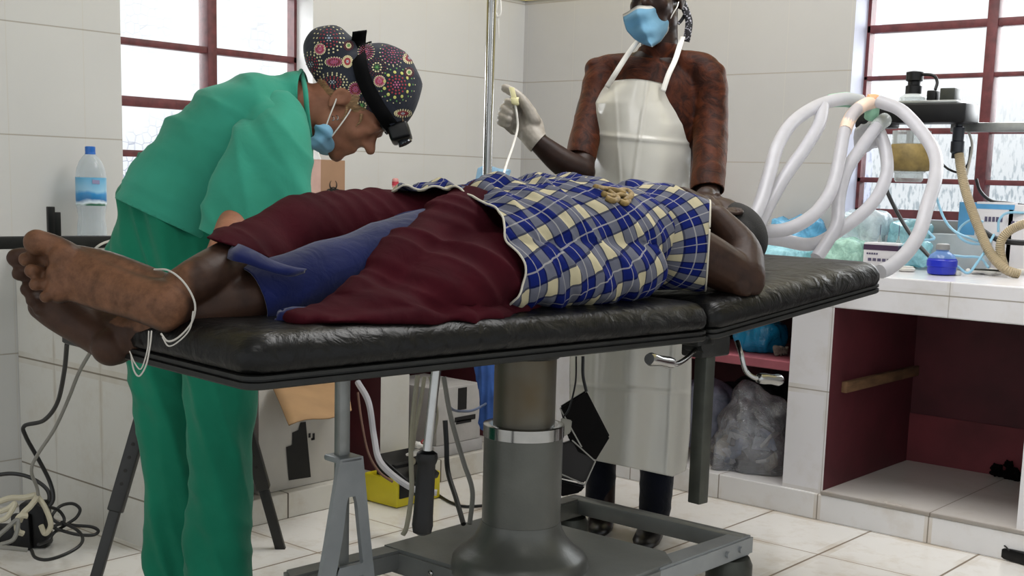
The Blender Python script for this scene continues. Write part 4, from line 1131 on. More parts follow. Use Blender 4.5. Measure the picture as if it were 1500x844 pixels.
# ------------------------------------------------------------------ nurse with white apron behind the table
m_skinn = skin('deep_brown_skin', '#2b1b15', '#1e130f', None, .45)
def velvet():
    m, nt, b = newmat('brown_crushed_velvet')
    p = pos(nt, 'Object'); n = noi(nt, p, 16, 5, .65, 2.2)
    nt.links.new(mixc(nt, ramp(nt, n, [(.40, 0.), (.68, 1.)]), hexc('#1f0a05'), hexc('#47200f')), b.inputs['Base Color'])
    b.inputs['Roughness'].default_value = .6; b.inputs['Specular IOR Level'].default_value = .1; b.inputs['Sheen Weight'].default_value = .12; b.inputs['Sheen Tint'].default_value = (.6, .25, .1, 1)
    bump(nt, b, n, .4, .006); return m
m_velvet = velvet()
def apron_mat():
    m, nt, b = newmat('white_vinyl_apron')
    p = pos(nt, 'Object'); n = noi(nt, p, 5, 2, .45, .5)
    b.inputs['Base Color'].default_value = (*hexc('#e2e0d8'), 1); b.inputs['Roughness'].default_value = .14
    b.inputs['Coat Weight'].default_value = .4; b.inputs['Coat Roughness'].default_value = .08
    bump(nt, b, n, .4, .03); return m
m_apron = apron_mat()
m_glove = M('latex_glove', '#968f85', .5, var=.08, vscale=40, bmp=.3, bscale=90)
m_navyt = cloth('navy_trousers', '#0b0e1b', '#070911', .85, wr=.3)
m_shoe = M('black_leather', '#0f0c0b', .35, var=.2, vscale=20)
nur = thing('person', 'nurse in blue face mask, brown top and shiny white apron behind the table', 'person', (-2.13, 2.99, 0))
RI, UP_, FW = CAM_R, CAM_U, CAM_F
bm = bmesh.new()
On = dep(962, 6, 3.60)
Fn = (-RI*.42-UP_*.24-FW*.87).normalized(); Un = (UP_*.96-RI*.02-FW*.1).normalized()
nat, Fn, Sn, Un = head_shapes(bm, On, Fn, Un, 1.0)
limb(bm, [dep(966, 100, 3.64), dep(966, 60, 3.63), dep(964, 15, 3.62)], [.062, .054, .058])
limb(bm, [dep(960, 105, 3.64), dep(957, 150, 3.64), dep(945, 240, 3.64), dep(932, 340, 3.64), dep(928, 420, 3.64)], [(.10, .07), (.135, .085), (.11, .075), (.13, .085), (.14, .085)], up=FW, seg=28)
sr, er, wr = dep(882, 114, 3.66), dep(852, 252, 3.47), dep(786, 207, 3.43)
limb(bm, [sr, dep(860, 165, 3.60), er], [.036, .034, .036]); limb(bm, [er, dep(824, 238, 3.45), wr], [.039, .039, .027])
chains = [[(768, 166, 3.47), (752, 153, 3.42), (743, 150, 3.40), (751, 154, 3.385)], [(763, 176, 3.47), (744, 161, 3.41), (737, 160, 3.395), (747, 166, 3.38)],
          [(757, 184, 3.47), (740, 170, 3.41), (734, 170, 3.395), (744, 175, 3.38)], [(752, 191, 3.47), (738, 179, 3.42), (733, 178, 3.40), (742, 183, 3.39)]]
thumbc = [(782, 176, 3.42), (767, 150, 3.41), (754, 137, 3.41), (740, 129, 3.42)]
def grip_hand(bm, g):
    limb(bm, [wr, dep(774, 186, 3.44), dep(762, 172, 3.46)], [(.027+g, .024+g), (.040+g, .022+g), (.038+g, .017+g)], up=FW)
    limb(bm, [dep(780, 190, 3.43), dep(775, 165, 3.43)], [.022+g, .018+g])
    for ch, r in zip(chains, (.0098, .0102, .0098, .0088)): limb(bm, [dep(*q) for q in ch], [r*1.15+g, r*1.1+g, r+g, r*.9+g], up=FW, seg=12, n=4)
    limb(bm, [dep(*q) for q in thumbc], [.017+g, .0125+g, .0108+g, .0092+g], up=FW, seg=12, n=4)
grip_hand(bm, 0)
sl, el, wl = dep(1038, 118, 3.60), dep(1042, 210, 3.56), dep(1034, 289, 3.31)
limb(bm, [sl, el], [.038, .036]); limb(bm, [el, dep(1036, 285, 3.40), wl], [.036, .034, .029])
hand_shapes(bm, wl, dep(985, 298, 3.16)-wl, -UP_+FW*.1, 1, (.2, .25, .2), .95)
for x0, x1, x2, D in ((885, 884, 882, 3.70), (962, 962, 962, 3.60)):
    limb(bm, [dep(x0+12, 430, 3.64), dep(x1, 580, D), dep(x2, 765, D)], [.075, .05, .036])
me = fuse(bm, .0052, 4); parts_of(nur, 'body', me, m_skinn)
# glove
bm = bmesh.new(); grip_hand(bm, .0030); limb(bm, [dep(792, 212, 3.43), wr, dep(778, 196, 3.435)], [.031, .032, .034])
me = fuse(bm, .0032, 1); displace(me, lambda c, n: vnoise(c, 90)*.0008)
cutoff(me, dep(789, 209, 3.43), (RI*.75-UP_*.66), .06)
bmr = bmesh.new(); bmr.from_mesh(me)
parts_of(nur, 'glove', me, m_glove)['label'] = 'pale latex glove'
bmr.free()
# top with sleeves
bm = bmesh.new()
limb(bm, [dep(966, 74, 3.63), dep(964, 92, 3.64), dep(960, 112, 3.64), dep(957, 160, 3.64), dep(947, 240, 3.64), dep(935, 330, 3.64), dep(930, 430, 3.64)],
     [(.060, .060), (.080, .065), (.135, .085), (.158, .108), (.135, .098), (.152, .106), (.165, .11)], up=FW, seg=32)
limb(bm, [dep(962, 104, 3.64), dep(906, 104, 3.66), dep(882, 114, 3.66), dep(866, 167, 3.60), dep(850, 232, 3.50)], [.05, .052, .050, .045, .043])
limb(bm, [dep(962, 104, 3.64), dep(1010, 102, 3.62), dep(1036, 118, 3.60), dep(1041, 190, 3.56), dep(1036, 285, 3.40)], [.05, .054, .056, .050, .046])
ball(bm, dep(873, 102, 3.66), .034); ball(bm, dep(1047, 108, 3.59), .034)
me = fuse(bm, .006, 4)
displace(me, lambda c, n: folds(c, UP_+RI*.3, 15, .0016, 2., 8.))
cutoff(me, dep(846, 230, 3.50), (-UP_*.9-RI*.25-FW*.3), .09)
cutoff(me, dep(1036, 279, 3.41), (-UP_*.9-FW*.3), .09)
cutoff(me, dep(966, 70, 3.63), UP_, .1)
thicken(me, .003)
parts_of(nur, 'velvet_top', me, m_velvet)
# apron: bib, skirt to below the knee, neck straps
rows = [(116, 894, 977), (121, 890, 981), (135, 877, 988), (150, 864, 997), (165, 861, 1006), (182, 861, 1012), (230, 863, 1012), (270, 864, 1010), (330, 846, 1012), (420, 838, 1014), (540, 834, 1013), (620, 834, 1011), (672, 838, 1006), (690, 842, 1001)]
def rowat(y):
    for (a, b, c), (a2, b2, c2) in zip(rows, rows[1:]):
        if y <= a2: t = (y-a)/(a2-a); return b+(b2-b)*t, c+(c2-c)*t
    return rows[-1][1:]
bm = bmesh.new(); NX, NY = 84, 220; vs = []
for j in range(NY+1):
    tj = j/NY; r_ = []
    for i in range(NX+1):
        t = i/NX
        ybot = 668 + 34*t - (12*max(0, t-.9)/.1 if t > .9 else 0)
        ytop = 119 - 6*math.sin(math.pi*t) + 6*t
        y = ytop + (ybot-ytop)*tj
        xl, xr = rowat(y-12*t if y > 300 else y)
        x = xl + (xr-xl)*t
        b = (2*t-1)
        D = 3.60 - .125*(1-abs(b)**2.2) - .02*math.sin(math.pi*min(1, tj*2)) 
        if y > 300:
            k = min(1, (y-300)/200)
            D += k*.014*math.sin(t*15+1.2+ y*.004) 
        D += .004*noise.noise(Vector((t*5, tj*9, 3))) - .006*math.exp(-((y-(195+10*t))/3.)**2)*0
        g = lambda d, w_: math.exp(-(d/w_)**2)
        crease = -.005*g(y-(196+14*t), 2.6) - .005*g(x-(944-(y-150)*.14), 2.8)*(1 if y < 300 else .2) - .005*g(y-(563+14*t), 2.6) - .005*g(x-(985-(y-520)*.05), 2.6)*(1 if y > 400 else 0) - .004*g(x-(872-(y-520)*.02), 2.4)*(1 if y > 400 else 0) - .003*g(x-(900+(y-130)*.06), 2.4)*(1 if y < 300 else 0)
        r_.append(bm.verts.new(dep(x, y, D+crease)))
    vs.append(r_)
for j in range(NY):
    for i in range(NX): bm.faces.new((vs[j][i], vs[j][i+1], vs[j+1][i+1], vs[j+1][i]))
bmesh.ops.solidify(bm, geom=bm.faces[:], thickness=.0025)
apr = parts_of(nur, 'apron', bm, m_apron)
bm = bmesh.new(); ribbon(bm, [dep(889, 128, 3.545), dep(904, 104, 3.525), dep(918, 82, 3.535), dep(931, 64, 3.56), dep(942, 52, 3.62)], RI, .015, .002); parts_of(nur, 'neck_strap', bm, m_white)
bm = bmesh.new(); ribbon(bm, [dep(971, 134, 3.494), dep(979, 110, 3.50), dep(989, 88, 3.52), dep(996, 66, 3.56), dep(1000, 54, 3.63)], RI, .015, .002); parts_of(nur, 'neck_strap', bm, m_white)
# trousers and shoes
bm = bmesh.new()
limb(bm, [dep(930, 380, 3.64), dep(926, 440, 3.64)], [(.155, .105), (.15, .10)], up=FW, seg=28)
limb(bm, [dep(893, 440, 3.66), dep(886, 580, 3.70), dep(880, 690, 3.70), dep(879, 757, 3.71)], [.085, .06, .045, .042])
limb(bm, [dep(960, 440, 3.62), dep(963, 580, 3.61), dep(962, 690, 3.60), dep(958, 768, 3.60)], [.085, .062, .049, .043])
me = fuse(bm, .0065, 4); displace(me, lambda c, n: folds(c, UP_*.8+RI*.4, 16, .003, 3., 4.))
cutoff(me, Vector((0, 0, .055)), -ZZ, None)
parts_of(nur, 'trousers', me, m_navyt)
for hx, hy, tx, ty in ((884, 757, 876, 789), (964, 776, 944, 806)):
    h, t = onz(hx, hy, 0), onz(tx, ty, 0); b2 = bmesh.new(); shoe(b2, h+(t-h).normalized()*.02, t-h, .92); parts_of(nur, 'shoe', b2, m_shoe)
# face mask
L = [(21, 912.5), (30, 913), (46, 918), (56, 928), (66, 944), (69, 955)]
def mrow(v):      # v 0 top .. 1 bottom, returns left and right edge points
    left = [(912.5, 21), (913, 30), (917.5, 45), (929, 57.5), (942, 65), (955, 69)]
    right = [(975, 2), (976, 14), (982.5, 30), (979, 46), (968, 61), (955.5, 69.2)]
    f = v*5; i = min(4, int(f)); t = f-i
    return [tuple(a[k]+(b[k]-a[k])*t for k in (0, 1)) for a, b in ((left[i], left[i+1]), (right[i], right[i+1]))]
bm = bmesh.new(); NX, NY = 30, 24; vs = []
for j in range(NY+1):
    v = j/NY; (xl, yl), (xr, yr) = mrow(v); r_ = []
    for i in range(NX+1):
        t = i/NX; tr = .34
        x = xl+(xr-xl)*t; y = yl+(yr-yl)*t
        y -= (7*math.exp(-((t-tr)/.2)**2))*(1-v)*.9 - 0*v
        q = (t-tr)/(tr if t < tr else 1-tr)
        D = 3.470 + .045*abs(q)**1.4*(1 if t < tr else 2.0) + .03*v*v*.5
        D += .0055*math.sin(v*19+t*2.5)*(1-abs(q)*.7) + .004*noise.noise(Vector((t*4, v*6, 7)))
        r_.append(bm.verts.new(dep(x, y, D)))
    vs.append(r_)
for j in range(NY):
    for i in range(NX):
        f = bm.faces.new((vs[j][i], vs[j][i+1], vs[j+1][i+1], vs[j+1][i])); f.material_index = 1 if (j < 2 or j >= NY-1 or i >= NX-1) else 0
bmesh.ops.solidify(bm, geom=bm.faces[:], thickness=.0025)
finish('face_mask', bm, [m_bmask, m_white], nur, True, 180)
bm = bmesh.new()
tube(bm, [dep(981, 29, 3.555), dep(987, 18, 3.55), dep(992, 10, 3.55), dep(994, 3, 3.56)], .0018, 6, 6)
tube(bm, [dep(975, 4, 3.54), dep(982, -2, 3.54), dep(990, -6, 3.56), dep(996, 0, 3.57)], .0018, 6, 6)
parts_of(nur, 'ear_loop', bm, m_white)
# headscarf with a hanging printed tail
def print_mat():
    m, nt, b = newmat('black_white_print')
    vo = nd(nt, 'ShaderNodeTexVoronoi', ins={'Scale': 150.}); nt.links.new(pos(nt, 'Object'), vo.inputs['Vector'])
    nt.links.new(mixc(nt, mth(nt, 'LESS_THAN', vo.outputs['Distance'], .33), hexc('#17161a'), hexc('#9a98a0')), b.inputs['Base Color'])
    b.inputs['Roughness'].default_value = .8; return m
m_print = print_mat()
bm = bmesh.new()
XN = Matrix((Fn, Sn, Un)).transposed().to_4x4()
ball(bm, nat(-.018, 0, .075), (.098, .084, .078), 4, XN); ball(bm, nat(-.05, 0, .03), (.066, .072, .06), 4, XN)
me = fuse(bm, .006, 3); parts_of(nur, 'headscarf', me, m_print)
bm = bmesh.new()
ribbon(bm, [dep(996, -6, 3.64), dep(1003, 12, 3.64), dep(1009, 30, 3.64), dep(1008, 46, 3.64), dep(1005, 61, 3.645)], RI, .021, .004)
ribbon(bm, [dep(1003, 22, 3.645), dep(998, 30, 3.645), dep(993, 35, 3.645)], UP_, .010, .003)
parts_of(nur, 'scarf_tail', bm, m_print)
# ------------------------------------------------------------------ breathing machine and its hoses
m_hose = M('milky_hose_plastic', '#b4b3b8', .35, var=.04, vscale=30, spec=.5)
def add_trans(m, f=.3):
    nt = m.node_tree; b = nt.nodes['Principled BSDF']; b.inputs['Transmission Weight'].default_value = 0
    tr = nd(nt, 'ShaderNodeBsdfTranslucent'); tr.inputs[0].default_value = (.9, .9, .93, 1)
    mx = nt.nodes.new('ShaderNodeMixShader'); mx.inputs[0].default_value = f
    nt.links.new(b.outputs[0], mx.inputs[1]); nt.links.new(tr.outputs[0], mx.inputs[2])
    nt.links.new(mx.outputs[0], nt.nodes['Material Output'].inputs[0]); return m
add_trans(m_hose, .35)
m_creamhose = add_trans(M('cream_ribbed_hose', '#ab9a79', .45, var=.08, vscale=20), .15)
m_greentape = M('green_tape', '#8fc0a4', .5, var=.1, vscale=40)
m_peach = M('peach_rubber', '#d29a72', .5, var=.15, vscale=30)
m_khaki = M('khaki_bellows_rubber', '#7d6a3a', .7, var=.2, vscale=30, bmp=.3, bscale=80)
m_alu = M('brushed_aluminium', '#a4a6a4', .35, .8, var=.1, vscale=20)
m_darkblue = M('dark_navy_plastic', '#131a26', .4, var=.1)
def clear_mat(name, col, a=.25):
    m, nt, b = newmat(name); b.inputs['Base Color'].default_value = (*hexc(col), 1); b.inputs['Roughness'].default_value = .06
    b.inputs['Specular IOR Level'].default_value = .7
    tr = nd(nt, 'ShaderNodeBsdfTransparent'); tr.inputs[0].default_value = (*[min(1, .3+.7*x) for x in hexc(col)], 1)
    lw = nd(nt, 'ShaderNodeLayerWeight', ins={'Blend': .35})
    mx = nt.nodes.new('ShaderNodeMixShader'); nt.links.new(mth(nt, 'MULTIPLY_ADD', lw.outputs['Facing'], .6, a), mx.inputs[0])
    nt.links.new(tr.outputs[0], mx.inputs[1]); nt.links.new(b.outputs[0], mx.inputs[2]); nt.links.new(mx.outputs[0], nt.nodes['Material Output'].inputs[0]); return m
m_clear = clear_mat('clear_plastic', '#d9dedd', .22)
def ribbed(bm, pts, r, pitch=.006, depth=.0022, seg=14):
    P = spline(pts, 40); L = [0]
    for a, b in zip(P, P[1:]): L.append(L[-1]+(b-a).length)
    n = int(L[-1]/pitch)*2; Q = []; j = 0
    for i in range(n+1):
        s = L[-1]*i/n
        while j < len(L)-2 and L[j+1] < s: j += 1
        t = (s-L[j])/max(1e-9, L[j+1]-L[j]); Q.append(P[j].lerp(P[j+1], t))
    T = [(Q[min(i+1, n)]-Q[max(i-1, 0)]).normalized() for i in range(n+1)]
    a = frame_along(T[0])[0]; rs = []
    for i, (p, t) in enumerate(zip(Q, T)):
        a = (a-t*a.dot(t)).normalized(); b = t.cross(a); q = r-(depth if i % 2 else 0)
        rs.append([p+(a*math.cos(2*math.pi*k/seg)+b*math.sin(2*math.pi*k/seg))*q for k in range(seg)])
    return rings(bm, rs)
MB = dep(1340, 172, 4.0)                                   # middle of the black manifold, square to the right wall
mx_ = Matrix.Translation(MB)
RX = Vector((1, 0, 0)); RY = Vector((0, 1, 0))
mac = thing('anaesthesia_machine', 'black anaesthetic manifold with clear bellows jar hung on a metal arm before the window', 'anaesthesia machine', MB)
bm = bmesh.new(); box(bm, (-.155, -.06, -.020), (.185, .06, .040), .006, mtx=mx_); box(bm, (-.185, -.045, -.035), (-.06, .03, .012), .008, mtx=mx_); finish('manifold_body', bm, m_blackp, mac)
bm = bmesh.new(); box(bm, (-.10, -.05, .040), (.15, .05, .050), .003, mtx=mx_); finish('top_plate', bm, m_alu, mac)
kp = MB+Vector((-.01, 0, 0))
bm = bmesh.new(); lathe(bm, kp, [(.026, .074), (.026, .098), (.020, .102), (.020, .112), (.027, .116), (.027, .142), (.010, .146)], 20); finish('control_knob', bm, m_blackp, mac, angle=30)
bm = bmesh.new(); lathe(bm, kp, [(.042, .049), (.042, .062), (.030, .072), (.020, .075)], 28); finish('gauge_dome', bm, m_clear, mac)
bm = bmesh.new(); tube(bm, [kp+Vector((.015, 0, .135)), kp+Vector((.06, 0, .13)), kp+Vector((.075, 0, .11)), kp+Vector((.075, -.01, .085))], .005); finish('knob_cable', bm, m_rubber, mac)
bm = bmesh.new(); box(bm, (.045, -.03, .049), (.075, .03, .082), .004, mtx=mx_); finish('valve_block', bm, m_blackp, mac)
bm = bmesh.new(); box(bm, (.088, -.03, .049), (.135, .03, .088), .003, mtx=mx_); finish('regulator', bm, m_dsteel, mac)
jb = dep(1336, 192, 4.0)
bm = bmesh.new(); lathe(bm, jb, [(.060, 0), (.060, -.10), (.050, -.132), (.045, -.134), (.045, -.155), (.04, -.162)], 36); finish('bellows_jar', bm, m_clear, mac)
bm = bmesh.new(); lathe(bm, jb, [(.058, -.040), (.064, -.048), (.069, -.060), (.074, -.085), (.074, -.112), (.068, -.124), (.050, -.128)], 36)
m2 = finish('bellows', bm, m_khaki, mac)
for dx, r in ((-.05, .006), (.0, .012), (.045, .008)):
    bm = bmesh.new(); cyl(bm, jb+Vector((dx, -.01, .0)), jb+Vector((dx, -.01, -.055)), r, seg=14); finish('jar_rod', bm, m_alu, mac)
a0, a1 = dep(1408, 186, 4.0), dep(1408, 186, 4.0)+Vector((.42, 0, .0))
bm = bmesh.new(); box(bm, (-.03, -.015, -.017), (.42, .015, .013), .003, mtx=Matrix.Translation(a0))
box(bm, (.40, -.03, -.06), (.44, YW-a0.y-.02, .06), .004, mtx=Matrix.Translation(a0)); finish('support_arm', bm, m_alu, mac)
bm = bmesh.new(); cb_ = dep(1405, 183, 3.95)
lathe(bm, cb_, [(.012, .02), (.012, -.005), (.018, -.008), (.018, -.05), (.021, -.052), (.021, -.085), (.016, -.09), (.016, -.105)], 20); finish('hose_connector', bm, m_darkblue, mac)
# joints where the white hoses leave the machine
bm = bmesh.new(); tube(bm, [dep(1214, 148, 3.86), dep(1240, 146, 3.87), dep(1258, 151, 3.88), dep(1272, 158, 3.9)], [.020, .023, .023, .02], 16); tube(bm, [dep(1278, 145, 3.88), dep(1278, 160, 3.88), dep(1276, 172, 3.9)], .022, 14); finish('taped_joint', bm, m_greentape, mac)
bm = bmesh.new(); lathe(bm, dep(1275, 149, 3.87), [(.014, -.012), (.023, -.008), (.024, .01), (.022, .022), (.014, .026)], 18, axis=CAM_R); finish('elbow', bm, m_peach, mac)
bm = bmesh.new(); tube(bm, [dep(1296, 176, 3.9), dep(1290, 180, 3.88), dep(1281, 190, 3.86)], .023, 16); finish('clear_connector', bm, m_clear, mac)
HOSES = [('white breathing hose arching left highest over the worktop', [(1262, 148, 3.87), (1236, 145, 3.84), (1200, 154, 3.76), (1163, 178, 3.66), (1140, 212, 3.58), (1126, 258, 3.50), (1113, 300, 3.44), (1096, 334, 3.38), (1080, 352, 3.34)]),
         ('white breathing hose hanging just inside the outermost left arch', [(1205, 156, 3.76), (1200, 182, 3.70), (1180, 216, 3.63), (1150, 258, 3.56), (1126, 300, 3.50), (1108, 336, 3.44), (1092, 350, 3.42)]),
         ('white breathing hose with peach stained top curving under the left arches', [(1284, 150, 3.88), (1256, 160, 3.84), (1238, 190, 3.78), (1228, 240, 3.70), (1216, 282, 3.64), (1190, 316, 3.58), (1152, 336, 3.53), (1112, 338, 3.50), (1098, 332, 3.49)]),
         ('white breathing hose dropping steeply behind the tissue box towards the table', [(1284, 186, 3.86), (1262, 216, 3.80), (1240, 250, 3.75), (1229, 290, 3.70), (1226, 328, 3.66), (1212, 354, 3.64), (1196, 378, 3.62)]),
         ('white breathing hose sagging lowest along the far side of headrest', [(1286, 188, 3.88), (1297, 220, 3.85), (1298, 258, 3.80), (1276, 300, 3.74), (1226, 340, 3.68), (1188, 358, 3.65), (1142, 351, 3.60), (1102, 346, 3.56)]),
         ('white breathing hose looping in front of the bellows to the headrest end', [(1288, 149, 3.85), (1320, 162, 3.78), (1352, 196, 3.68), (1370, 228, 3.60), (1370, 262, 3.52), (1358, 302, 3.44), (1348, 338, 3.38), (1330, 368, 3.32), (1306, 390, 3.28), (1290, 398, 3.26)])]
for lab, pts in HOSES:
    bm = bmesh.new(); tube(bm, [dep(*p) for p in pts], .0195, 16, 10)
    tag(finish('breathing_hose', bm, m_hose), lab, 'hose', 'white breathing hoses')
bm = bmesh.new(); tube(bm, [dep(1286, 150, 3.872), dep(1268, 153, 3.855), dep(1252, 164, 3.835), dep(1242, 180, 3.80), dep(1238, 192, 3.775)], .0205, 14); finish('stained_sleeve', bm, M('peach_stained_plastic', '#d9c0ae', .4, var=.08), mac)
# deflated white bag hanging between the hoses
bm = bmesh.new(); limb(bm, [dep(1284, 178, 3.92), dep(1272, 200, 3.93), dep(1258, 222, 3.93)], [(.012, .01), (.045, .016), (.012, .010)], up=CAM_F)
me = fuse(bm, .005, 2); displace(me, lambda c, n: folds(c, CAM_R+CAM_U, 30, .006, 3., 12.))
tag(link('breathing_bag', me, m_hose, None, True, 180), 'limp white breathing bag hanging between the hoses under the manifold', 'breathing bag')
bm = bmesh.new(); ribbed(bm, [dep(1405, 226, 3.95), dep(1408, 250, 3.94), dep(1416, 285, 3.92), (dep(1432, 330, 3.88)), dep(1450, 370, 3.84), dep(1472, 394, 3.80), dep(1492, 402, 3.80)], .0155)
tag(finish('ribbed_hose', bm, m_creamhose), 'cream ribbed hose hanging from the dark connector to the worktop', 'hose')
bm = bmesh.new(); ribbed(bm, [dep(1473, 396, 3.86), dep(1466, 374, 3.88), dep(1467, 352, 3.88), dep(1482, 336, 3.86), dep(1510, 326, 3.82), dep(1540, 330, 3.80)], .0150)
tag(finish('ribbed_hose', bm, m_creamhose), 'cream ribbed hose rising from the worktop at the right edge', 'hose')
m_cable = M('black_cable', '#0a0a0b', .45, var=.1)
m_bluetube = add_trans(M('pale_blue_tubing', '#8cc6df', .3, var=.05), .3)
def wire_thing(name, label, cat, pts, r, m, group=None, seg=8, n=10):
    bm = bmesh.new(); tube(bm, [dep(*p) if isinstance(p, tuple) else p for p in pts], r, seg, n)
    return tag(finish(name, bm, m), label, cat, group)
wire_thing('black_cable', 'black cable slanting down behind the tissue box from the bellows', 'cable', [(1296, 262, 4.05), (1300, 282, 4.03), (1322, 325, 4.0), (1345, 358, 3.95), (1368, 382, 3.9), (1376, 388, 3.88)], .0065, m_cable)
wire_thing('black_cable', 'thick black cable sweeping right behind the ribbed hose', 'cable', [(1428, 326, 3.95), (1442, 340, 3.93), (1465, 352, 3.91), (1500, 356, 3.88), (1540, 354, 3.86)], .009, m_cable)
wire_thing('black_cable', 'thin black cable sagging across the right window pane', 'cable', [(1430, 262, 4.06), (1436, 280, 4.06), (1452, 294, 4.05), (1480, 298, 4.03), (1530, 305, 4.0)], .0055, m_cable)
wire_thing('black_cable', 'thin black cable looping under the manifold beside the dark connector', 'cable', [(1380, 240, 4.02), (1390, 248, 4.02), (1405, 252, 4.0), (1418, 240, 4.0), (1422, 215, 4.0)], .004, m_cable)
bt = [('pale blue tube dropping from the bellows behind the blue bottle', [(1366, 262, 4.06), (1372, 290, 4.05), (1384, 322, 4.0), (1400, 340, 3.95), (1424, 350, 3.92), (1440, 356, 3.9)]),
      ('pale blue tube loop left of the ribbed hose', [(1440, 325, 3.98), (1424, 322, 3.98), (1408, 332, 3.98), (1404, 345, 3.97), (1420, 356, 3.95), (1444, 358, 3.93)]),
      ('pale blue tube lying behind the blue bottle', [(1392, 374, 3.92), (1410, 376, 3.9), (1436, 378, 3.88), (1448, 392, 3.84)]),
      ('pale blue tube coiled at the foot of the ribbed hose', [(1402, 390, 3.84), (1418, 400, 3.82), (1432, 384, 3.84), (1444, 366, 3.86), (1456, 344, 3.9)]),
      ('pale blue tube curving up at the right edge of the worktop', [(1462, 340, 4.0), (1464, 322, 4.0), (1476, 312, 4.0), (1500, 312, 3.98)]),
      ('pale blue tube hanging beside the big white hose loop', [(1352, 332, 3.98), (1362, 342, 3.96), (1368, 350, 3.94), (1350, 352, 3.94)]),
      ('white tube bowing out right of the dark connector', [(1418, 190, 3.98), (1424, 212, 3.98), (1420, 238, 3.98), (1416, 256, 3.97)])]
for i, (lab, pts) in enumerate(bt): wire_thing('thin_tube', lab, 'tube', pts, .0042, m_bluetube if i < 6 else m_wire, 'thin tubes on the right worktop')

# ------------------------------------------------------------------ drip stand and infusion line
pb = tab(.0, .0, 0)
pole_top, pole_bot = dep(719, -40, 3.12), dep(713, 300, 3.12)
pv = onz(713.5, 268, .95) if False else tw(713.5, 268, .715)
PX, PY = pv.x, pv.y
iv = thing('drip_stand', 'chrome drip pole clamped to the far side of the table', 'drip stand', (PX, PY, .70))
bm = bmesh.new(); lathe(bm, (PX, PY, 0), [(.0115, .66), (.0115, 1.62), (.004, 1.63)], 24); finish('pole', bm, m_chrome, iv)
bm = bmesh.new(); lathe(bm, (PX+.012, PY-.014, 0), [(.0055, .68), (.0055, 1.60)], 14); finish('inner_rod', bm, m_chrome, iv)
bm = bmesh.new()
px_ = Vector((PX, PY, .715)); box(bm, (-.02, -.03, -.03), (.02, .045, .03), .005, mtx=axes(px_, TA, -TB, None)); finish('clamp', bm, m_blackmetal, iv)
for sg in (-1, 1):
    bm = bmesh.new(); c0 = Vector((PX, PY, 1.60)); d_ = CAM_R*sg
    tube(bm, [c0, c0+d_*.02+ZZ*.02, c0+d_*.045-ZZ*.02, c0+d_*.05-ZZ*.09, c0+d_*.055-ZZ*.13, c0+d_*.066-ZZ*.13, c0+d_*.068-ZZ*.11], .004, 8, 6); finish('hook', bm, m_chrome, iv)
hk = thing('hanging_hook', 'clear plastic drip hanger with thin line at the top of the pole', 'drip hanger', dep(733, 60, 3.1))
bm = bmesh.new(); tube(bm, [dep(731, -20, 3.1), dep(727, 10, 3.1), dep(726, 18, 3.1), dep(729, 25, 3.1), dep(733, 20, 3.1), dep(733, 5, 3.1), dep(731, -20, 3.1)], .003, 8, 6); finish('hanger_loop', bm, m_white, hk)
bm = bmesh.new(); tube(bm, [dep(730, 24, 3.1), dep(730, 40, 3.1), dep(731, 56, 3.1)], [.0022, .0022, .0006], 6, 5); finish('hanger_line', bm, m_white, hk)
inf = thing('infusion_line', 'thin white infusion tube with cream roller clamp pinched in gloved hand', 'infusion line', dep(753, 142, 3.37))
m_creamp = M('cream_plastic', '#d6cf9e', .35, var=.05)
cf = axes(dep(752.5, 142, 3.372), (CAM_R*.98-CAM_U*.12), (CAM_U*.96+CAM_R*-.22))
bm = bmesh.new(); box(bm, (-.0075, -.024, -.007), (.0075, .026, .007), .0025, mtx=cf); box(bm, (-.0105, -.022, -.009), (.0105, -.004, .009), .003, mtx=cf); cyl(bm, cf @ Vector((.006, -.006, 0)), cf @ Vector((.0125, -.006, 0)), .006, seg=14); finish('roller_clamp', bm, m_creamp, inf)
bm = bmesh.new(); tube(bm, [dep(754, 150, 3.372), dep(757, 168, 3.37), dep(758, 188, 3.37), dep(752, 212, 3.34), dep(743, 238, 3.28), dep(737, 258, 3.2), dep(733, 275, 3.1)], .0032, 8, 10); finish('tubing', bm, m_white, inf)

# ------------------------------------------------------------------ things on the left worktop
ZL = ZC1
bp_ = onx(135, 348, -3.46); BX, BY = bp_.x, bp_.y
def label_mat():
    m, nt, b = newmat('bottle_label')
    s = sep(nt, pos(nt)); 
    z = nd(nt, 'ShaderNodeMapRange', ins={1: ZL+.115, 2: ZL+.195, 3: 0., 4: 1.}); nt.links.new(s[2], z.inputs[0])
    w = mth(nt, 'MULTIPLY_ADD', noi(nt, pos(nt), 22, 2), .3, mth(nt, 'SUBTRACT', z.outputs[0], .15))
    r = nt.nodes.new('ShaderNodeValToRGB'); e = r.color_ramp.elements
    st = [(0, '#1c5a3c'), (.08, '#d8e4ea'), (.2, '#1f6aa0'), (.42, '#2f86bd'), (.55, '#8cbad4'), (1., '#5fa3c8')]
    while len(e) < len(st): e.new(.5)
    for el, (p, h) in zip(e, st): el.position = p; el.color = (*hexc(h), 1)
    nt.links.new(w, r.inputs[0]); nt.links.new(r.outputs[0], b.inputs['Base Color']); b.inputs['Roughness'].default_value = .35; return m
bot = thing('water_bottle', 'clear plastic water bottle with blue cap and label on the left worktop', 'bottle', (BX, BY, ZL))
bm = bmesh.new(); lathe(bm, (BX, BY, ZL), [(.030, .001), (.042, .006), (.044, .02), (.043, .05), (.039, .075), (.042, .10), (.0445, .112), (.0445, .20), (.042, .222), (.033, .245), (.020, .262), (.0135, .268), (.0135, .276)], 32)
finish('bottle_body', bm, clear_mat('bottle_plastic', '#dfe6ea', .16), bot)
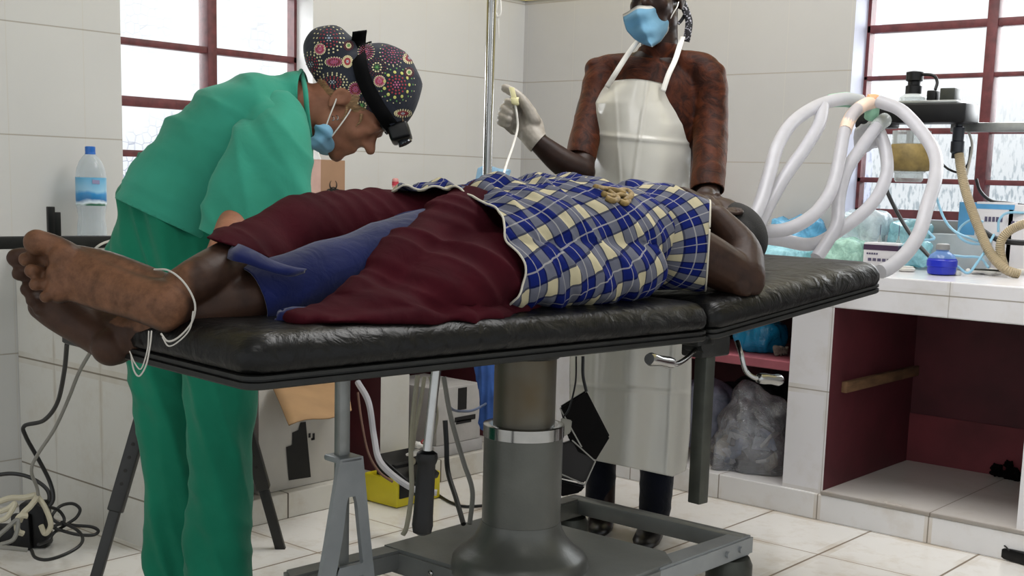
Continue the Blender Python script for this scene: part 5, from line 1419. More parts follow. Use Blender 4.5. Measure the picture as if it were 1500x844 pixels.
bm = bmesh.new(); lathe(bm, (BX, BY, ZL), [(.0452, .113), (.0452, .197)], 40, cap=False); finish('label', bm, label_mat(), bot)
bm = bmesh.new(); lathe(bm, (BX, BY, ZL), [(.0155, .266), (.0158, .270), (.0148, .272), (.0152, .274), (.0152, .288), (.013, .290)], 24); finish('cap', bm, M('blue_cap', '#1d62b4', .35, var=.03), bot)
bm = bmesh.new(); prism(bm, [(-.011, -.006), (.011, -.006), (.011, .006), (-.011, .006)], axes(Vector((BX, BY, ZL+.178)) + (CAM_R*.6-CAM_F*.8)*.0456, (CAM_R*.8+CAM_F*.6), ZZ), .0006); finish('label_emblem', bm, M('lilac_ink', '#8a86a8', .5), bot)
b0 = thing('steel_rail', 'black metal rail lying over the end of the left worktop', 'rail', (-3.2, 1.9, ZL))
RA, RB = Vector((-3.205, 2.12, ZL+.016)), Vector((-3.33, 1.25, ZL+.016))
rm = axes(RA, RB-RA, ZZ)
bm = bmesh.new(); box(bm, (0, -.016, -.014), ((RB-RA).length, .018, .014), .003, mtx=rm); finish('rail_bar', bm, m_blackmetal, b0)
for k, (px, h) in enumerate(((70, .10), (81, .085))):
    q = dep(px, 358, 3.50); q = RA + (RB-RA).normalized()*((Vector((q.x, q.y, RA.z))-RA).dot((RB-RA).normalized()))
    bm = bmesh.new(); box(bm, (-.010, -.008, 0), (.010, .008, h-.018), .002, mtx=axes((q.x, q.y, ZL+.034), (RB-RA), ZZ.cross(RB-RA))); finish('rail_post', bm, m_blackp, b0)
gl = thing('spectacles', 'black framed spectacles lying before the water bottle', 'glasses', (-3.36, 2.13, ZL))
for i, (x, y) in enumerate(((129, 351), (152, 351))):
    c0 = dep(x, y, 3.62); c0.z = ZL+.014
    bm = bmesh.new(); tube(bm, [c0+(CAM_R*math.cos(t)*.021+ZZ*math.sin(t)*.011-CAM_F*math.sin(t)*.012) for t in [2*math.pi*j/14 for j in range(15)]], .0028, 8, 3); finish('lens_rim', bm, m_blackp, gl)
bm = bmesh.new(); tube(bm, [dep(136, 352, 3.61), dep(141, 349, 3.6), dep(146, 352, 3.61)], .002, 6, 4); tube(bm, [dep(122, 353, 3.61), dep(112, 356, 3.7), dep(104, 354, 3.78)], .002, 6, 4); tube(bm, [dep(158, 350, 3.61), dep(164, 348, 3.7)], .002, 6, 4); finish('temples', bm, m_blackp, gl)
def crumple(lo, hi, n=10, amp=.006, seed=0., mtx=None, bev=.01):
    """soft-sided bag or bundle"""
    bm = bmesh.new(); box(bm, lo, hi, bev, 2, mtx=mtx)
    d = min(hi[i]-lo[i] for i in range(3)); me = fuse(bm, max(.003, min(.012, d/9)), 5)
    displace(me, lambda c, nn: folds(c, Vector((.6, .5, .7)), n*1.4, amp, seed, n) + folds(c, Vector((.7, -.6, .3)), n*2, amp*.6, seed+3, n)); return me
m_bluepaper = M('blue_paper', '#5b8fd0', .7, var=.05)
o = Vector((-3.30, 2.06, ZL))
tag(link('paper_slip', crumple((-.05, -.05, .001), (.05, .05, .006), 14, .001, 2., Matrix.Translation(o), .001), m_bluepaper), 'blue paper slip under the spectacles', 'paper')
wire_thing('white_cable', 'white cable looped on the left worktop beside the surgeon', 'cable', [(133, 372, 3.5), (142, 362, 3.5), (152, 356, 3.52), (166, 352, 3.56), (176, 352, 3.6)], .0035, m_wire)
# brown carton with biohazard sign
KB = onz(470, 352, ZL) if False else None
kc = dep(470, 240, 4.42); KX, KY = kc.x, kc.y
m_card = M('brown_cardboard', '#8e6f57', .85, var=.07, vscale=6)
m_cardlit = M('pinkish_lit_cardboard', '#b9978a', .85, var=.08, vscale=12)  # window light on the box's left face, put into its colour
bio = thing('cardboard_box', 'brown cardboard box with black biohazard sign on the left worktop', 'box', (KX-.08, KY+.06, ZL))
zt = kc.z+.015
bm = bmesh.new(); box(bm, (KX-.17, KY, ZL+.001), (KX, KY+.115, zt), .002); bm.normal_update(); setmat([f for f in bm.faces if f.normal.y < -.5], 1); finish('carton', bm, [m_card, m_cardlit], bio)
bm = bmesh.new(); prism(bm, [(0, 0), (.17, 0), (.17, .075), (.0, .06)], axes((KX, KY-.001, zt), (-1, 0, 0), (0, -.45, .9)), .003); finish('flap', bm, m_revealw, bio)
m_ink = M('black_print', '#17130f', .7, var=.05)
bm = bmesh.new(); bc = Vector((KX+.0012, KY+.058, ony(486, 283, KY).z if False else onx(487, 280, KX).z))
def bpt(r, a): return bc + Vector((0, 1, 0))*r*math.cos(a) + ZZ*r*math.sin(a)
for k in range(3):
    a = math.pi/2 + k*2*math.pi/3
    # open horn: crescent ring broken at its tip
    cc = bpt(.021, a); N = 16; outr, inr = .019, .0145
    angs = [a+.55+(2*math.pi-1.1)*i/N for i in range(N+1)]
    vo = [bm.verts.new(cc+(Vector((0, 1, 0))*math.cos(t)+ZZ*math.sin(t))*outr) for t in angs]
    sh = (bc-cc).normalized()*-.0035
    vi = [bm.verts.new(cc+sh+(Vector((0, 1, 0))*math.cos(t)+ZZ*math.sin(t))*inr) for t in angs]
    for i in range(N): bm.faces.new((vo[i], vo[i+1], vi[i+1], vi[i]))
N = 24
for r0, r1 in ((.0125, .0155), (.003, .0055)):
    va = [bm.verts.new(bpt(r0, 2*math.pi*i/N)) for i in range(N)]; vb = [bm.verts.new(bpt(r1, 2*math.pi*i/N)) for i in range(N)]
    for i in range(N): bm.faces.new((va[i], va[(i+1) % N], vb[(i+1) % N], vb[i]))
finish('biohazard_sign', bm, m_ink, bio, False)
sp = dep(579, 278, 4.75)
sb = thing('dropper_bottle', 'small white bottle with red mark far along the left worktop', 'bottle', (sp.x, sp.y, ZL))
bm = bmesh.new(); lathe(bm, (sp.x, sp.y, ZL), [(.03, .001), (.032, .01), (.032, .14), (.012, .17), (.010, .185)], 20); finish('bottle_body', bm, m_white, sb)
bm = bmesh.new(); lathe(bm, (sp.x, sp.y, ZL), [(.0125, .185), (.0125, .215), (.008, .22)], 16); finish('bottle_cap', bm, M('pinkish_cap', '#c98f8c', .4), sb)
bm = bmesh.new(); lathe(bm, (sp.x, sp.y, ZL), [(.013, .192), (.013, .207)], 16, cap=False); finish('red_ring', bm, M('red_mark', '#b03040', .5), sb)
bc2 = dep(724, 265, 4.75); 
m_bluew = M('pale_blue_wrap', '#86abc8', .8, var=.12, vscale=14)
tag(link('wrapped_pack', crumple((-.055, -.05, ZL+.001), (.055, .05, bc2.z+.05), 8, .008, 4., Matrix.Translation((bc2.x, bc2.y, 0))), m_bluew), 'pale blue wrapped pack behind the drip pole', 'wrapped pack')

# ------------------------------------------------------------------ things on the right worktop
ZR = ZC2
def onw(px, py): return onz(px, py, ZR)
m_cyan = film('cyan_plastic_film', '#b4e6ee', .6, .2, .7, 30); m_cyanb = film('blue_plastic_film', '#6fb6dc', .7, .2, .7, 30)
m_clearbag = film('clear_plastic_film', '#e3eff4', .5, .15, .7, 26); m_whitecard = M('white_carton', '#d9d6d8', .6, var=.05, vscale=10)
m_purple = M('purple_print', '#3c2340', .5, var=.05); m_greenp = M('green_plastic', '#3f8f63', .4, var=.08); m_bluep = M('blue_plastic', '#5aa0d0', .4, var=.08)
m_boxink = M('grey_print', '#55506a', .6, var=.05); m_greybox = M('grey_plastic', '#b4bcc0', .5, var=.05)
def wpack(name, label, cat, px, y0, y1, yb, wpx, depth, m, amp=.008, seed=0., n=9):
    """soft pack on the right worktop: px centre, y0 top, yb base row, wpx width in photo px"""
    b = onw(px, yb)
    if b.y > YW-depth/2-.012: b = ony(px, yb, YW-depth/2-.012)
    D = (b-EYE).dot(CAM_F); h = (yb-y0)*D/FPX; w = wpx*D/FPX/.85
    return tag(link(name, crumple((b.x-w/2, b.y-depth/2, ZR+.001), (b.x+w/2, b.y+depth/2, ZR+h), n, amp, seed), m), label, cat, 'plastic packs on the right worktop')
wpack('plastic_pack', 'blue and clear plastic pack standing against the wall behind hose arches', 'plastic pack', 1166, 303, 0, 362, 62, .09, m_cyanb, .010, 1.)
wpack('plastic_pack', 'clear bluish plastic bag below the left edge of the right window', 'plastic pack', 1264, 296, 0, 368, 54, .12, m_clearbag, .012, 2.)
wpack('plastic_pack', 'tall clear pack with blue edge beneath the bellows', 'plastic pack', 1334, 310, 0, 372, 42, .12, m_cyan, .012, 3.)
wpack('plastic_pack', 'flat cyan plastic sachet lying beside the headrest', 'plastic pack', 1140, 364, 0, 380, 80, .12, m_cyan, .006, 4.)
wpack('plastic_pack', 'crumpled green tubing pack left of the tissue box', 'plastic pack', 1232, 352, 0, 386, 62, .09, film('green_plastic_film', '#b9e2d2', .7, .2, .8, 40), .010, 5.)
wpack('plastic_pack', 'clear sachet lying between the green pack and the wall', 'plastic pack', 1196, 350, 0, 372, 40, .1, m_clearbag, .008, 6.)
wpack('plastic_pack', 'pale blue sachet lying right of the tissue box', 'plastic pack', 1336, 356, 0, 394, 36, .05, m_cyan, .010, 7.)
def carton(name, label, px, yb, wpx, hpx, depth, m, inkrows, group=None, band=None, cat='carton', rot=0.):
    b = onw(px, yb)
    if b.y+depth > YW-.015: b = ony(px, yb, YW-.015-depth)
    D = (b-EYE).dot(CAM_F); h = ony(px, yb-hpx, b.y).z-ZR; w = wpx*D/FPX/.80
    y0, y1 = b.y, b.y+depth
    t = thing(name, label, cat, (b.x, (y0+y1)/2, ZR), group)
    bm = bmesh.new(); box(bm, (b.x-w/2, y0, ZR+.001), (b.x+w/2, y1, ZR+h), .002); finish('carton_body', bm, m, t)
    if band:
        bm = bmesh.new(); box(bm, (b.x-w/2-.0008, y0-.0008, ZR+h*band[0]), (b.x+w/2+.0008, y1-.002, ZR+h*band[1])); finish('printed_band', bm, band[2], t)
    if inkrows:
        bm = bmesh.new()
        for (u0, u1, v, th) in inkrows:
            k = 5; 
            for i in range(k):
                a_, b_ = u0+(u1-u0)*i/k, u0+(u1-u0)*(i+.7)/k
                box(bm, (b.x-w/2+w*a_, y0-.0014, ZR+h*v), (b.x-w/2+w*b_, y0-.0004, ZR+h*(v+th)))
        finish('print', bm, m_boxink, t)
    return t
carton('carton', 'white carton with dark print behind the lowest hose', 1138, 368, 62, 24, .08, m_whitecard, [(.2, .8, .6, .15)])
carton('tissue_box', 'white box with purple band beside the headrest end', 1288, 392, 42, 36, .11, m_whitecard, [(.1, .45, .52, .07), (.15, .85, .25, .12)], None, (.70, .92, m_purple), 'box')
carton('instrument_box', 'grey plastic box behind the blue bottle', 1402, 388, 70, 44, .09, m_greybox, None, None, None, 'box')
carton('carton', 'white carton with blue side standing under the window mullion', 1452, 372, 44, 76, .06, m_whitecard, [(.25, .75, .72, .07)], None, (.90, .97, m_bluep))
carton('carton', 'white carton at the right edge below the window', 1500, 372, 44, 72, .06, m_whitecard, [(.1, .7, .70, .06)])
carton('carton', 'narrow blue carton standing left of the ribbed hose', 1414, 374, 24, 78, .05, m_bluep, None)
carton('carton', 'low pale carton lying behind the tissue box', 1318, 376, 40, 30, .07, m_whitecard, None)
# squat blue bottle with grey stopper
q = onw(1378, 403); blb = thing('reagent_bottle', 'squat blue bottle with clear shoulder and grey stopper', 'bottle', (q.x, q.y, ZR))
bm = bmesh.new(); lathe(bm, (q.x, q.y, ZR), [(.030, .001), (.040, .004), (.043, .012), (.043, .026), (.0455, .028), (.0455, .046), (.043, .048), (.042, .052)], 40)
for v in bm.verts:
    a = math.atan2(v.co.y-q.y, v.co.x-q.x); k = 1+.03*math.sin(a*5); v.co.x = q.x+(v.co.x-q.x)*k; v.co.y = q.y+(v.co.y-q.y)*k
finish('bottle_body', bm, M('deep_blue_plastic', '#1526a8', .3, var=.08), blb)
bm = bmesh.new(); lathe(bm, (q.x, q.y, ZR), [(.041, .052), (.036, .062), (.024, .070), (.019, .074), (.019, .080)], 32); finish('shoulder', bm, clear_mat('blue_tinted_plastic', '#7fa6e0', .35), blb)
bm = bmesh.new(); lathe(bm, (q.x, q.y, ZR), [(.021, .078), (.0215, .082), (.020, .094), (.014, .097)], 28); finish('stopper', bm, M('grey_rubber', '#8a8a88', .5), blb)
for i, (x, y, lab, m) in enumerate(((1334, 391, 'flat green and white lid left of the blue bottle', m_greenp), (1328, 398, 'white plastic lid with green base near the worktop edge', m_white), (1206, 384, 'small green bottle cap beside the green pack', m_greenp))):
    q = onw(x, y); bm = bmesh.new(); lathe(bm, (q.x, q.y, ZR), [(.022, .001), (.026, .004), (.026, .010), (.020, .014), (.020, .017), (.008, .018)], 24); tag(finish('bottle_top', bm, m), lab, 'lid')
for i, (x, y, lab) in enumerate(((1364, 384, 'upright syringe left of the grey box, nearest the big hose'), (1386, 386, 'upright syringe behind the blue bottle stopper'))):
    q = onw(x, y); q.y = min(q.y, 4.0); s_ = thing('syringe', lab, 'syringe', (q.x, q.y, ZR), 'syringes on the right worktop')
    bm = bmesh.new(); lathe(bm, (q.x, q.y, ZR), [(.012, .001), (.012, .005), (.007, .006), (.007, .09), (.003, .095), (.003, .105)], 16); finish('barrel', bm, m_clear, s_)
    bm = bmesh.new(); cyl(bm, (q.x, q.y, ZR+.105), (q.x, q.y, ZR+.14), .0012, seg=8); lathe(bm, (q.x, q.y, ZR), [(.0055, .05), (.0055, .07)], 12); finish('plunger', bm, m_boxink, s_)
for i, (px, py, w, d, lab, m, sd) in enumerate(((1440, 408, .09, .05, 'crumpled white swab wrapper near the worktop edge', m_white, 1.), (1486, 407, .10, .06, 'white paper wrapper at the right end of worktop edge', m_white, 2.), (1462, 401, .05, .03, 'small pale blue wrapper beside the ribbed hose foot', m_bluew, 3.), (1392, 409, .05, .03, 'white swab in front of the blue bottle', m_white, 4.))):
    q = onw(px, py-6); tag(link('wrapper', crumple((q.x-w/2, q.y-d/2, ZR+.001), (q.x+w/2, q.y+d/2, ZR+.014), 22, .005, sd, None, .004), m), lab, 'wrapper', 'wrappers on the right worktop')
q = onw(1446, 404); bm = bmesh.new(); tube(bm, [Vector((q.x-.05, q.y-.01, ZR+.017)), Vector((q.x, q.y, ZR+.018)), Vector((q.x+.06, q.y+.005, ZR+.017))], .003, 8, 5); tag(finish('forceps', bm, m_dsteel), 'thin dark instrument lying on white wrapper', 'instrument')
q = onw(1498, 398); bm = bmesh.new(); box(bm, (q.x-.03, q.y-.02, ZR+.001), (q.x+.04, q.y+.02, ZR+.03), .006); tag(finish('red_pouch', bm, M('dark_red_plastic', '#8a2430', .4)), 'small dark red pouch at the right end of worktop', 'pouch')
q = onz(1032, 300, ZR); qq = dep(1062, 292, 4.75)
cb4 = thing('carton', 'small white carton with red top behind the patient\'s head', 'carton', (qq.x, YW-.10, ZR))
bm = bmesh.new(); box(bm, (qq.x-.06, YW-.15, ZR+.001), (qq.x+.02, YW-.05, qq.z+.005), .002); finish('carton_body', bm, m_whitecard, cb4)
bm = bmesh.new(); box(bm, (qq.x-.061, YW-.151, qq.z-.012), (qq.x+.021, YW-.049, qq.z+.0055)); finish('printed_band', bm, M('rose_print', '#b8505a', .5), cb4)
# ------------------------------------------------------------------ things under and around the table
# white carton with torn brown flap in the left niche
XF = XC-.035
m_wcard = M('white_painted_card', '#bdb9b1', .75, var=.06, vscale=5)
m_blackt = M('black_tape', '#131110', .7, var=.15, vscale=20)
m_brownflap = M('brown_card_flap', '#9b7a55', .85, var=.08, vscale=8)
cy0, cy1 = onx(379, 650, XF).y, onx(500, 650, XF).y
wc = thing('carton', 'white carton with black patch and brown open flap in the left niche', 'carton', (XF-.15, (cy0+cy1)/2, .078))
cy1 = min(cy1, 2.70)
bm = bmesh.new(); box(bm, (XF-.30, max(cy0, 2.208), .079), (XF, cy1, .43), .003); finish('carton_body', bm, m_wcard, wc)
poly = [(440, 619), (448, 618), (455.5, 699), (423, 704), (419, 655), (428, 652), (428, 634), (437, 630)]
bm = bmesh.new()
v0 = [bm.verts.new(onx(x, y, XF+.0008)) for x, y in poly]; v1 = [bm.verts.new(onx(x, y, XF+.002)) for x, y in poly]
bm.faces.new(v1); n = len(v0)
for i in range(n): bm.faces.new((v0[i], v0[(i+1) % n], v1[(i+1) % n], v1[i]))
finish('black_patch', bm, m_blackt, wc, False)
bm = bmesh.new()
for a, b in (((452, 636), (454, 641)), ((458, 636), (460, 643)), ((456, 643), (460, 644.5))):
    p, q = onx(*a, XF+.001), onx(*b, XF+.001); box(bm, (p.x-.0005, min(p.y, q.y), min(p.z, q.z)), (p.x+.0012, max(p.y, q.y)+.002, max(p.z, q.z)+.002))
finish('print', bm, m_blackt, wc, False)
fl = [onx(398, 566, XF+.01), onx(508, 556, XF+.01), dep(515, 602, 3.64), dep(423, 622, 3.40)]
bm = bmesh.new(); t_ = Vector((.0, .0, .004))
N = 8; g0, g1 = [], []
for j in range(N+1):
    r0, r1 = [], []
    for i in range(N+1):
        u, v = i/N, j/N; p = (fl[0].lerp(fl[1], u)).lerp(fl[3].lerp(fl[2], u), v) + ZZ*(.006*math.sin(u*7)+.004*math.sin(v*5))*v
        r0.append(bm.verts.new(p)); r1.append(bm.verts.new(p+t_))
    g0.append(r0); g1.append(r1)
for j in range(N):
    for i in range(N):
        bm.faces.new((g0[j][i], g0[j][i+1], g0[j+1][i+1], g0[j+1][i])); bm.faces.new((g1[j][i], g1[j+1][i], g1[j+1][i+1], g1[j][i+1]))
for i in range(N):
    bm.faces.new((g0[0][i], g1[0][i], g1[0][i+1], g0[0][i+1])); bm.faces.new((g0[N][i], g0[N][i+1], g1[N][i+1], g1[N][i]))
    bm.faces.new((g0[i][0], g0[i+1][0], g1[i+1][0], g1[i][0])); bm.faces.new((g0[i][N], g1[i][N], g1[i+1][N], g0[i+1][N]))
finish('flap', bm, m_brownflap, wc, True, 180)
# yellow sharps tray with black lid
m_yel = M('yellow_plastic', '#d3c21a', .45, var=.05, vscale=8)
A, B, C = onz(533, 733, 0), onz(581, 746, 0), onz(645, 730, 0)
e1, e2 = (B-A), (C-B)
e2 = (e2 - e1.normalized()*e2.dot(e1.normalized()))
L1, L2 = e1.length, e2.length
ym = axes(A, e1, e2, ZZ)
yb = thing('sharps_box', 'yellow plastic tray with slanted black lid on the floor by the red pillar', 'sharps box', A+(e1+e2)/2)
bm = bmesh.new(); box(bm, (0, 0, .002), (L1, L2, .092), .005, mtx=ym); finish('tray', bm, m_yel, yb)
bm = bmesh.new(); box(bm, (0, 0, 0), (L1*1.0, L2*.75, .022), .004, mtx=axes(A+e1*.30+e2*.02+ZZ*.140, e1*.9-ZZ*.06, e2)); finish('lid', bm, m_blackp, yb)
bm = bmesh.new(); box(bm, (L1*.25, -.006, .04), (L1+.004, -.001, .088), .002, mtx=ym) if False else box(bm, (L1-.001, .01, .03), (L1+.004, L2*.55, .09), .002, mtx=ym); finish('front_panel', bm, m_blackp, yb)
bm = bmesh.new(); box(bm, (L1*.30, L2*.05, .088), (L1*.9, L2*.7, .135), .004, mtx=ym); finish('insert', bm, m_blackp, yb)
# cartons in the second niche
XB = XC-.02
def fcarton(label, x0, x1, ytop, ybot, z0, m, marks=(), cat='carton', d=.28, name='carton'):
    a, b = onx(x0, (ytop+ybot)/2, XB).y, onx(x1, (ytop+ybot)/2, XB).y; zt = onx((x0+x1)/2, ytop, XB).z
    t = thing(name, label, cat, (XB-d/2, (a+b)/2, z0)); bm = bmesh.new(); box(bm, (XB-d, a, z0+.001), (XB, b, zt), .003); finish('carton_body', bm, m, t)
    for (ax, ay, bx_, by) in marks:
        p, q = onx(ax, ay, XB), onx(bx_, by, XB); bm = bmesh.new(); box(bm, (XB-.0005, min(p.y, q.y), min(p.z, q.z)), (XB+.0015, max(p.y, q.y), max(p.z, q.z))); finish('black_strip', bm, m_blackt, t)
    return zt
z_ = fcarton('low white carton under the printed one in the second niche', 636, 706, 648, 700, .078, M('grey_white_card', '#a9a7a6', .75, var=.06), [(676, 668, 704, 669)])
fcarton('white carton with black label strip standing on the lower carton', 640, 704, 566, 646, z_, M('grey_white_card', '#b4b1ae', .75, var=.06), [(671, 569, 683, 599), (666, 612, 696, 613.5), (668, 617, 690, 618)])
# blue cloth hanging behind the column
bq = dep(714, 585, 3.6)
bm = bmesh.new(); limb(bm, [dep(712, 520, 3.55), dep(714, 560, 3.55), dep(716, 600, 3.55), dep(718, 628, 3.55)], [(.034, .008), (.034, .010), (.030, .010), (.026, .008)], up=CAM_F)
me = fuse(bm, .004, 2); displace(me, lambda c, n: folds(c, CAM_R, 40, .008, 3., 4.))
tag(link('blue_drape', me, M('blue_drape_fabric', '#33589c', .85, var=.15, vscale=20), None, True, 180), 'blue cloth strip hanging down left of the table column', 'cloth')
# loose leads hanging under the table
m_beige = M('beige_lead', '#a09a86', .5, var=.06); m_greylead = M('grey_lead', '#7d7b74', .5, var=.06)
LEADS = [('cream hose curving down across the yellow tray', m_hose, .0095, [(524, 560, 3.75), (540, 590, 3.7), (548, 640, 3.68), (556, 675, 3.62), (580, 700, 3.55), (610, 718, 3.5), (640, 722, 3.5)]),
         ('thin reddish lead hanging beside the red pillar', M('brown_lead', '#6a4b3c', .5), .004, [(524, 575, 3.78), (530, 620, 3.76), (540, 665, 3.74), (556, 692, 3.72), (575, 706, 3.7)]),
         ('beige lead hanging straight left of the chrome lever', m_beige, .006, [(612, 550, 3.0), (606, 600, 3.0), (602, 660, 3.02), (603, 720, 3.02), (596, 770, 3.0), (590, 784, 3.0)]),
         ('paler beige lead beside the straight one', m_beige, .005, [(622, 552, 3.05), (616, 590, 3.05), (608, 630, 3.05), (604, 660, 3.06)]),
         ('grey lead hanging right of the chrome lever', m_greylead, .006, [(650, 552, 3.05), (658, 600, 3.05), (668, 640, 3.06), (680, 680, 3.05), (692, 720, 3.03), (688, 768, 3.0)]),
         ('black lead with plug hanging before the cartons', m_cable, .0065, [(652, 616, 3.2), (654, 650, 3.2), (656, 690, 3.18), (668, 730, 3.12), (679, 768, 3.05)]),
         ('thin blue grey lead crossing to the blue cloth', M('blue_grey_lead', '#5c6880', .5), .0035, [(655, 594, 3.05), (668, 602, 3.15), (690, 602, 3.35), (706, 595, 3.5), (717, 588, 3.56)]),
         ('dark lead lying on the floor behind the yellow tray', m_cable, .0045, [onz(640, 724, .005), onz(660, 736, .005), onz(680, 742, .005), onz(706, 741, .005)]),
         ('beige lead looping down behind the chrome lever', m_beige, .0045, [(630, 552, 3.1), (636, 580, 3.1), (640, 610, 3.12), (634, 636, 3.12), (620, 650, 3.12)])]
for lab, m, r, pts in LEADS: wire_thing('hanging_lead', lab, 'lead', pts, r, m, 'leads hanging under the table')
cg = dep(612, 660, 3.86)
clu = thing('plug_cluster', 'tangle of pale and red plugs beside the white pillar', 'plugs', cg)
for k, (x, y, m) in enumerate(((612, 652, m_white), (622, 648, M('red_plug', '#8e2430', .4)), (606, 664, m_white), (617, 668, m_beige), (604, 676, m_beige), (620, 678, m_white))):
    bm = bmesh.new(); p = dep(x, y, 3.84+.01*k); d = Vector((math.cos(k*2.1), math.sin(k*1.7), .6*math.sin(k*3.))).normalized()
    lathe(bm, p-d*.02, [(.005, 0), (.010, .006), (.011, .026), (.006, .032), (.004, .045)], 12, axis=d); finish('plug', bm, m, clu)
# little black foot switch on the base, behind the lever
fs = dep(595, 772, 3.15)
# black pouch hung from the table by cords
m_blkn = cloth('black_nylon', '#0b0a0a', '#110e0e', .75, wr=.4); m_dbrown = M('dark_brown_panel', '#17110f', .6, var=.1)
pc = thing('hanging_pouch', 'black pouch with pale edging hung by cords beside the column', 'pouch', dep(850, 640, 3.05))
def slabpoly(poly, D, th, m, nm, bev=.004):
    bm = bmesh.new(); v = [bm.verts.new(dep(x, y, D+dd_)) for x, y, dd_ in poly]; w = [bm.verts.new(p.co+CAM_F*th) for p in v]
    bm.faces.new(v); bm.faces.new(list(reversed(w))); n = len(v)
    for i in range(n): bm.faces.new((v[i], w[i], w[(i+1) % n], v[(i+1) % n]))
    bmesh.ops.recalc_face_normals(bm, faces=bm.faces)
    bmesh.ops.bevel(bm, geom=bm.edges[:], offset=bev, segments=2, affect='EDGES'); return finish(nm, bm, m, pc, True, 50)
slabpoly([(820, 596, 0), (859, 572, 0), (894, 640, 0), (872, 676, 0), (845, 664, 0), (832, 640, 0)], 3.02, .035, m_blkn, 'pouch_body')
slabpoly([(816, 652, -.01), (838, 645, -.01), (872, 675, -.01), (858, 708, -.01), (816, 700, -.01)], 3.03, .03, m_dbrown, 'pouch_pocket')
slabpoly([(810, 700, 0), (858, 712, 0), (850, 722, 0), (822, 728, 0), (808, 722, 0)], 3.05, .03, m_blkn, 'pouch_base')
bm = bmesh.new()
for a, b in (((838, 645), (872, 676)), ((816, 692), (857, 710)), ((872, 676), (856, 712)), ((820, 598), (852, 655))):
    tube(bm, [dep(*a, 3.008), dep((a[0]+b[0])/2, (a[1]+b[1])/2, 3.006), dep(*b, 3.008)], .0018, 6, 3)
finish('edging', bm, m_wire, pc)
bm = bmesh.new(); tube(bm, [dep(844, 522, 3.02), dep(843, 560, 3.02), dep(834, 598, 3.01), dep(826, 610, 3.0)], .0022, 6, 6); tube(bm, [dep(854, 522, 3.03), dep(854, 550, 3.03), dep(859, 574, 3.03)], .004, 8, 6); finish('cord', bm, m_cable, pc)
slabpoly([(822, 612, -.02), (838, 616, -.02), (836, 634, -.02), (826, 640, -.02), (820, 632, -.02)], 3.02, .008, M('pale_tag', '#9a978c', .6), 'tag', .002)
# clear rubbish bag on the plinth, with its contents
rb = ony(1098, 690, 3.64)
m_bag = clearfilm('clear_bag_film', '#dfe1ea')
bag = thing('rubbish_bag', 'clear plastic rubbish bag of wrappers on the tiled plinth', 'bag', (rb.x, 3.66, .082))
bm = bmesh.new()
limb(bm, [ony(1092, 690, 3.66), ony(1098, 655, 3.66), ony(1102, 610, 3.66), ony(1100, 582, 3.66)], [(.13, .09), (.135, .10), (.105, .085), (.075, .05)], up=RY, seg=28)
limb(bm, [ony(1062, 680, 3.60), ony(1080, 640, 3.62)], [.05, .06]); limb(bm, [ony(1100, 590, 3.66), ony(1140, 596, 3.66)], [.04, .035])
me = fuse(bm, .007, 3)
displace(me, lambda c, n: folds(c, RX+ZZ*.3, 13, .013, 3., 3.5) + folds(c, RX-ZZ*.8, 22, .006, 6., 5.))
c = coords(me); c[:, 2] = np.maximum(c[:, 2], .084); setco(me, c)
link('bag_skin', me, m_bag, bag, True, 180)
rnd = random.Random(4)
cols = ['#cfcfd4', '#b9bcc6', '#d8d6d0', '#9aa4bd', '#c9bfae', '#8f8f93']
for k in range(12):
    p = ony(1062+rnd.random()*72, 640+rnd.random()*44, 3.655+rnd.random()*.04); s = .018+.018*rnd.random()
    mt = Matrix.Translation(p) @ Matrix.Rotation(rnd.random()*6, 4, Vector((rnd.random(), rnd.random(), rnd.random())).normalized())
    bm = bmesh.new(); box(bm, (-s*1.5, -s*.25, -s), (s*1.5, s*.25, s), .002, mtx=mt); finish('wrapper', bm, M('waste_paper', cols[k % 6], .7, var=.1), bag)
# shelf bundles
def sbundle(name, label, x0, x1, y0, yb, yy, m, amp, seed, zb, d=.14, cat='bag'):
    a, b = ony(x0, yb, yy), ony(x1, yb, yy); zt = ony((x0+x1)/2, y0, yy).z
    me = crumple((a.x, yy-d/2, zb+.001), (b.x, yy+d/2, zt), 9, amp, seed, None, .03); c = coords(me); c[:, 2] = np.maximum(c[:, 2], zb+.001); setco(me, c)
    return tag(link(name, me, m, None, True, 180), label, cat)
sbundle('plastic_bag', 'turquoise plastic bag on the pink shelf', 1086, 1140, 470, 535, 3.68, film('turquoise_film', '#1786b4', .95, .2, .9, 20), .012, 1., .482)
sbundle('paper_bundle', 'crumpled brownish bundle at the right end of the pink shelf', 1134, 1152, 508, 535, 3.64, M('crumpled_paper', '#8e8378', .8, var=.25, vscale=40), .008, 2., .482, .06, 'bundle')
sbundle('plastic_bag', 'dim lilac bag behind the leg bar in the lower niche', 1012, 1062, 560, 700, 3.80, film('lilac_film', '#8f93a8', .9, .3, .8, 16), .014, 3., .082)
sbundle('dark_bundle', 'dark bundle behind the clear rubbish bag', 1062, 1140, 560, 690, 3.98, M('dark_cloth', '#2b2a30', .9, var=.2), .012, 4., .082, .2, 'bundle')
sbundle('dark_bundle', 'dark bundle at the back of the pink shelf', 1020, 1080, 490, 535, 3.95, M('dark_cloth2', '#22222a', .9, var=.2), .010, 5., .482, .2, 'bundle')
# black stain patch in the niche corner is dirt on the floor: small debris
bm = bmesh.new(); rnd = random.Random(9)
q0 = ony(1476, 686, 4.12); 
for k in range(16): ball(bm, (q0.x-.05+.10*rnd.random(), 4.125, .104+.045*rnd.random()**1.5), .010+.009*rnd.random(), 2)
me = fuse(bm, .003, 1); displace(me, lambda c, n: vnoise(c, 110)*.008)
tag(link('soot_clump', me, M('black_soot', '#0a0808', .95, spec=.1), None, True, 180), 'black sooty clump at the back of the right niche', 'debris')
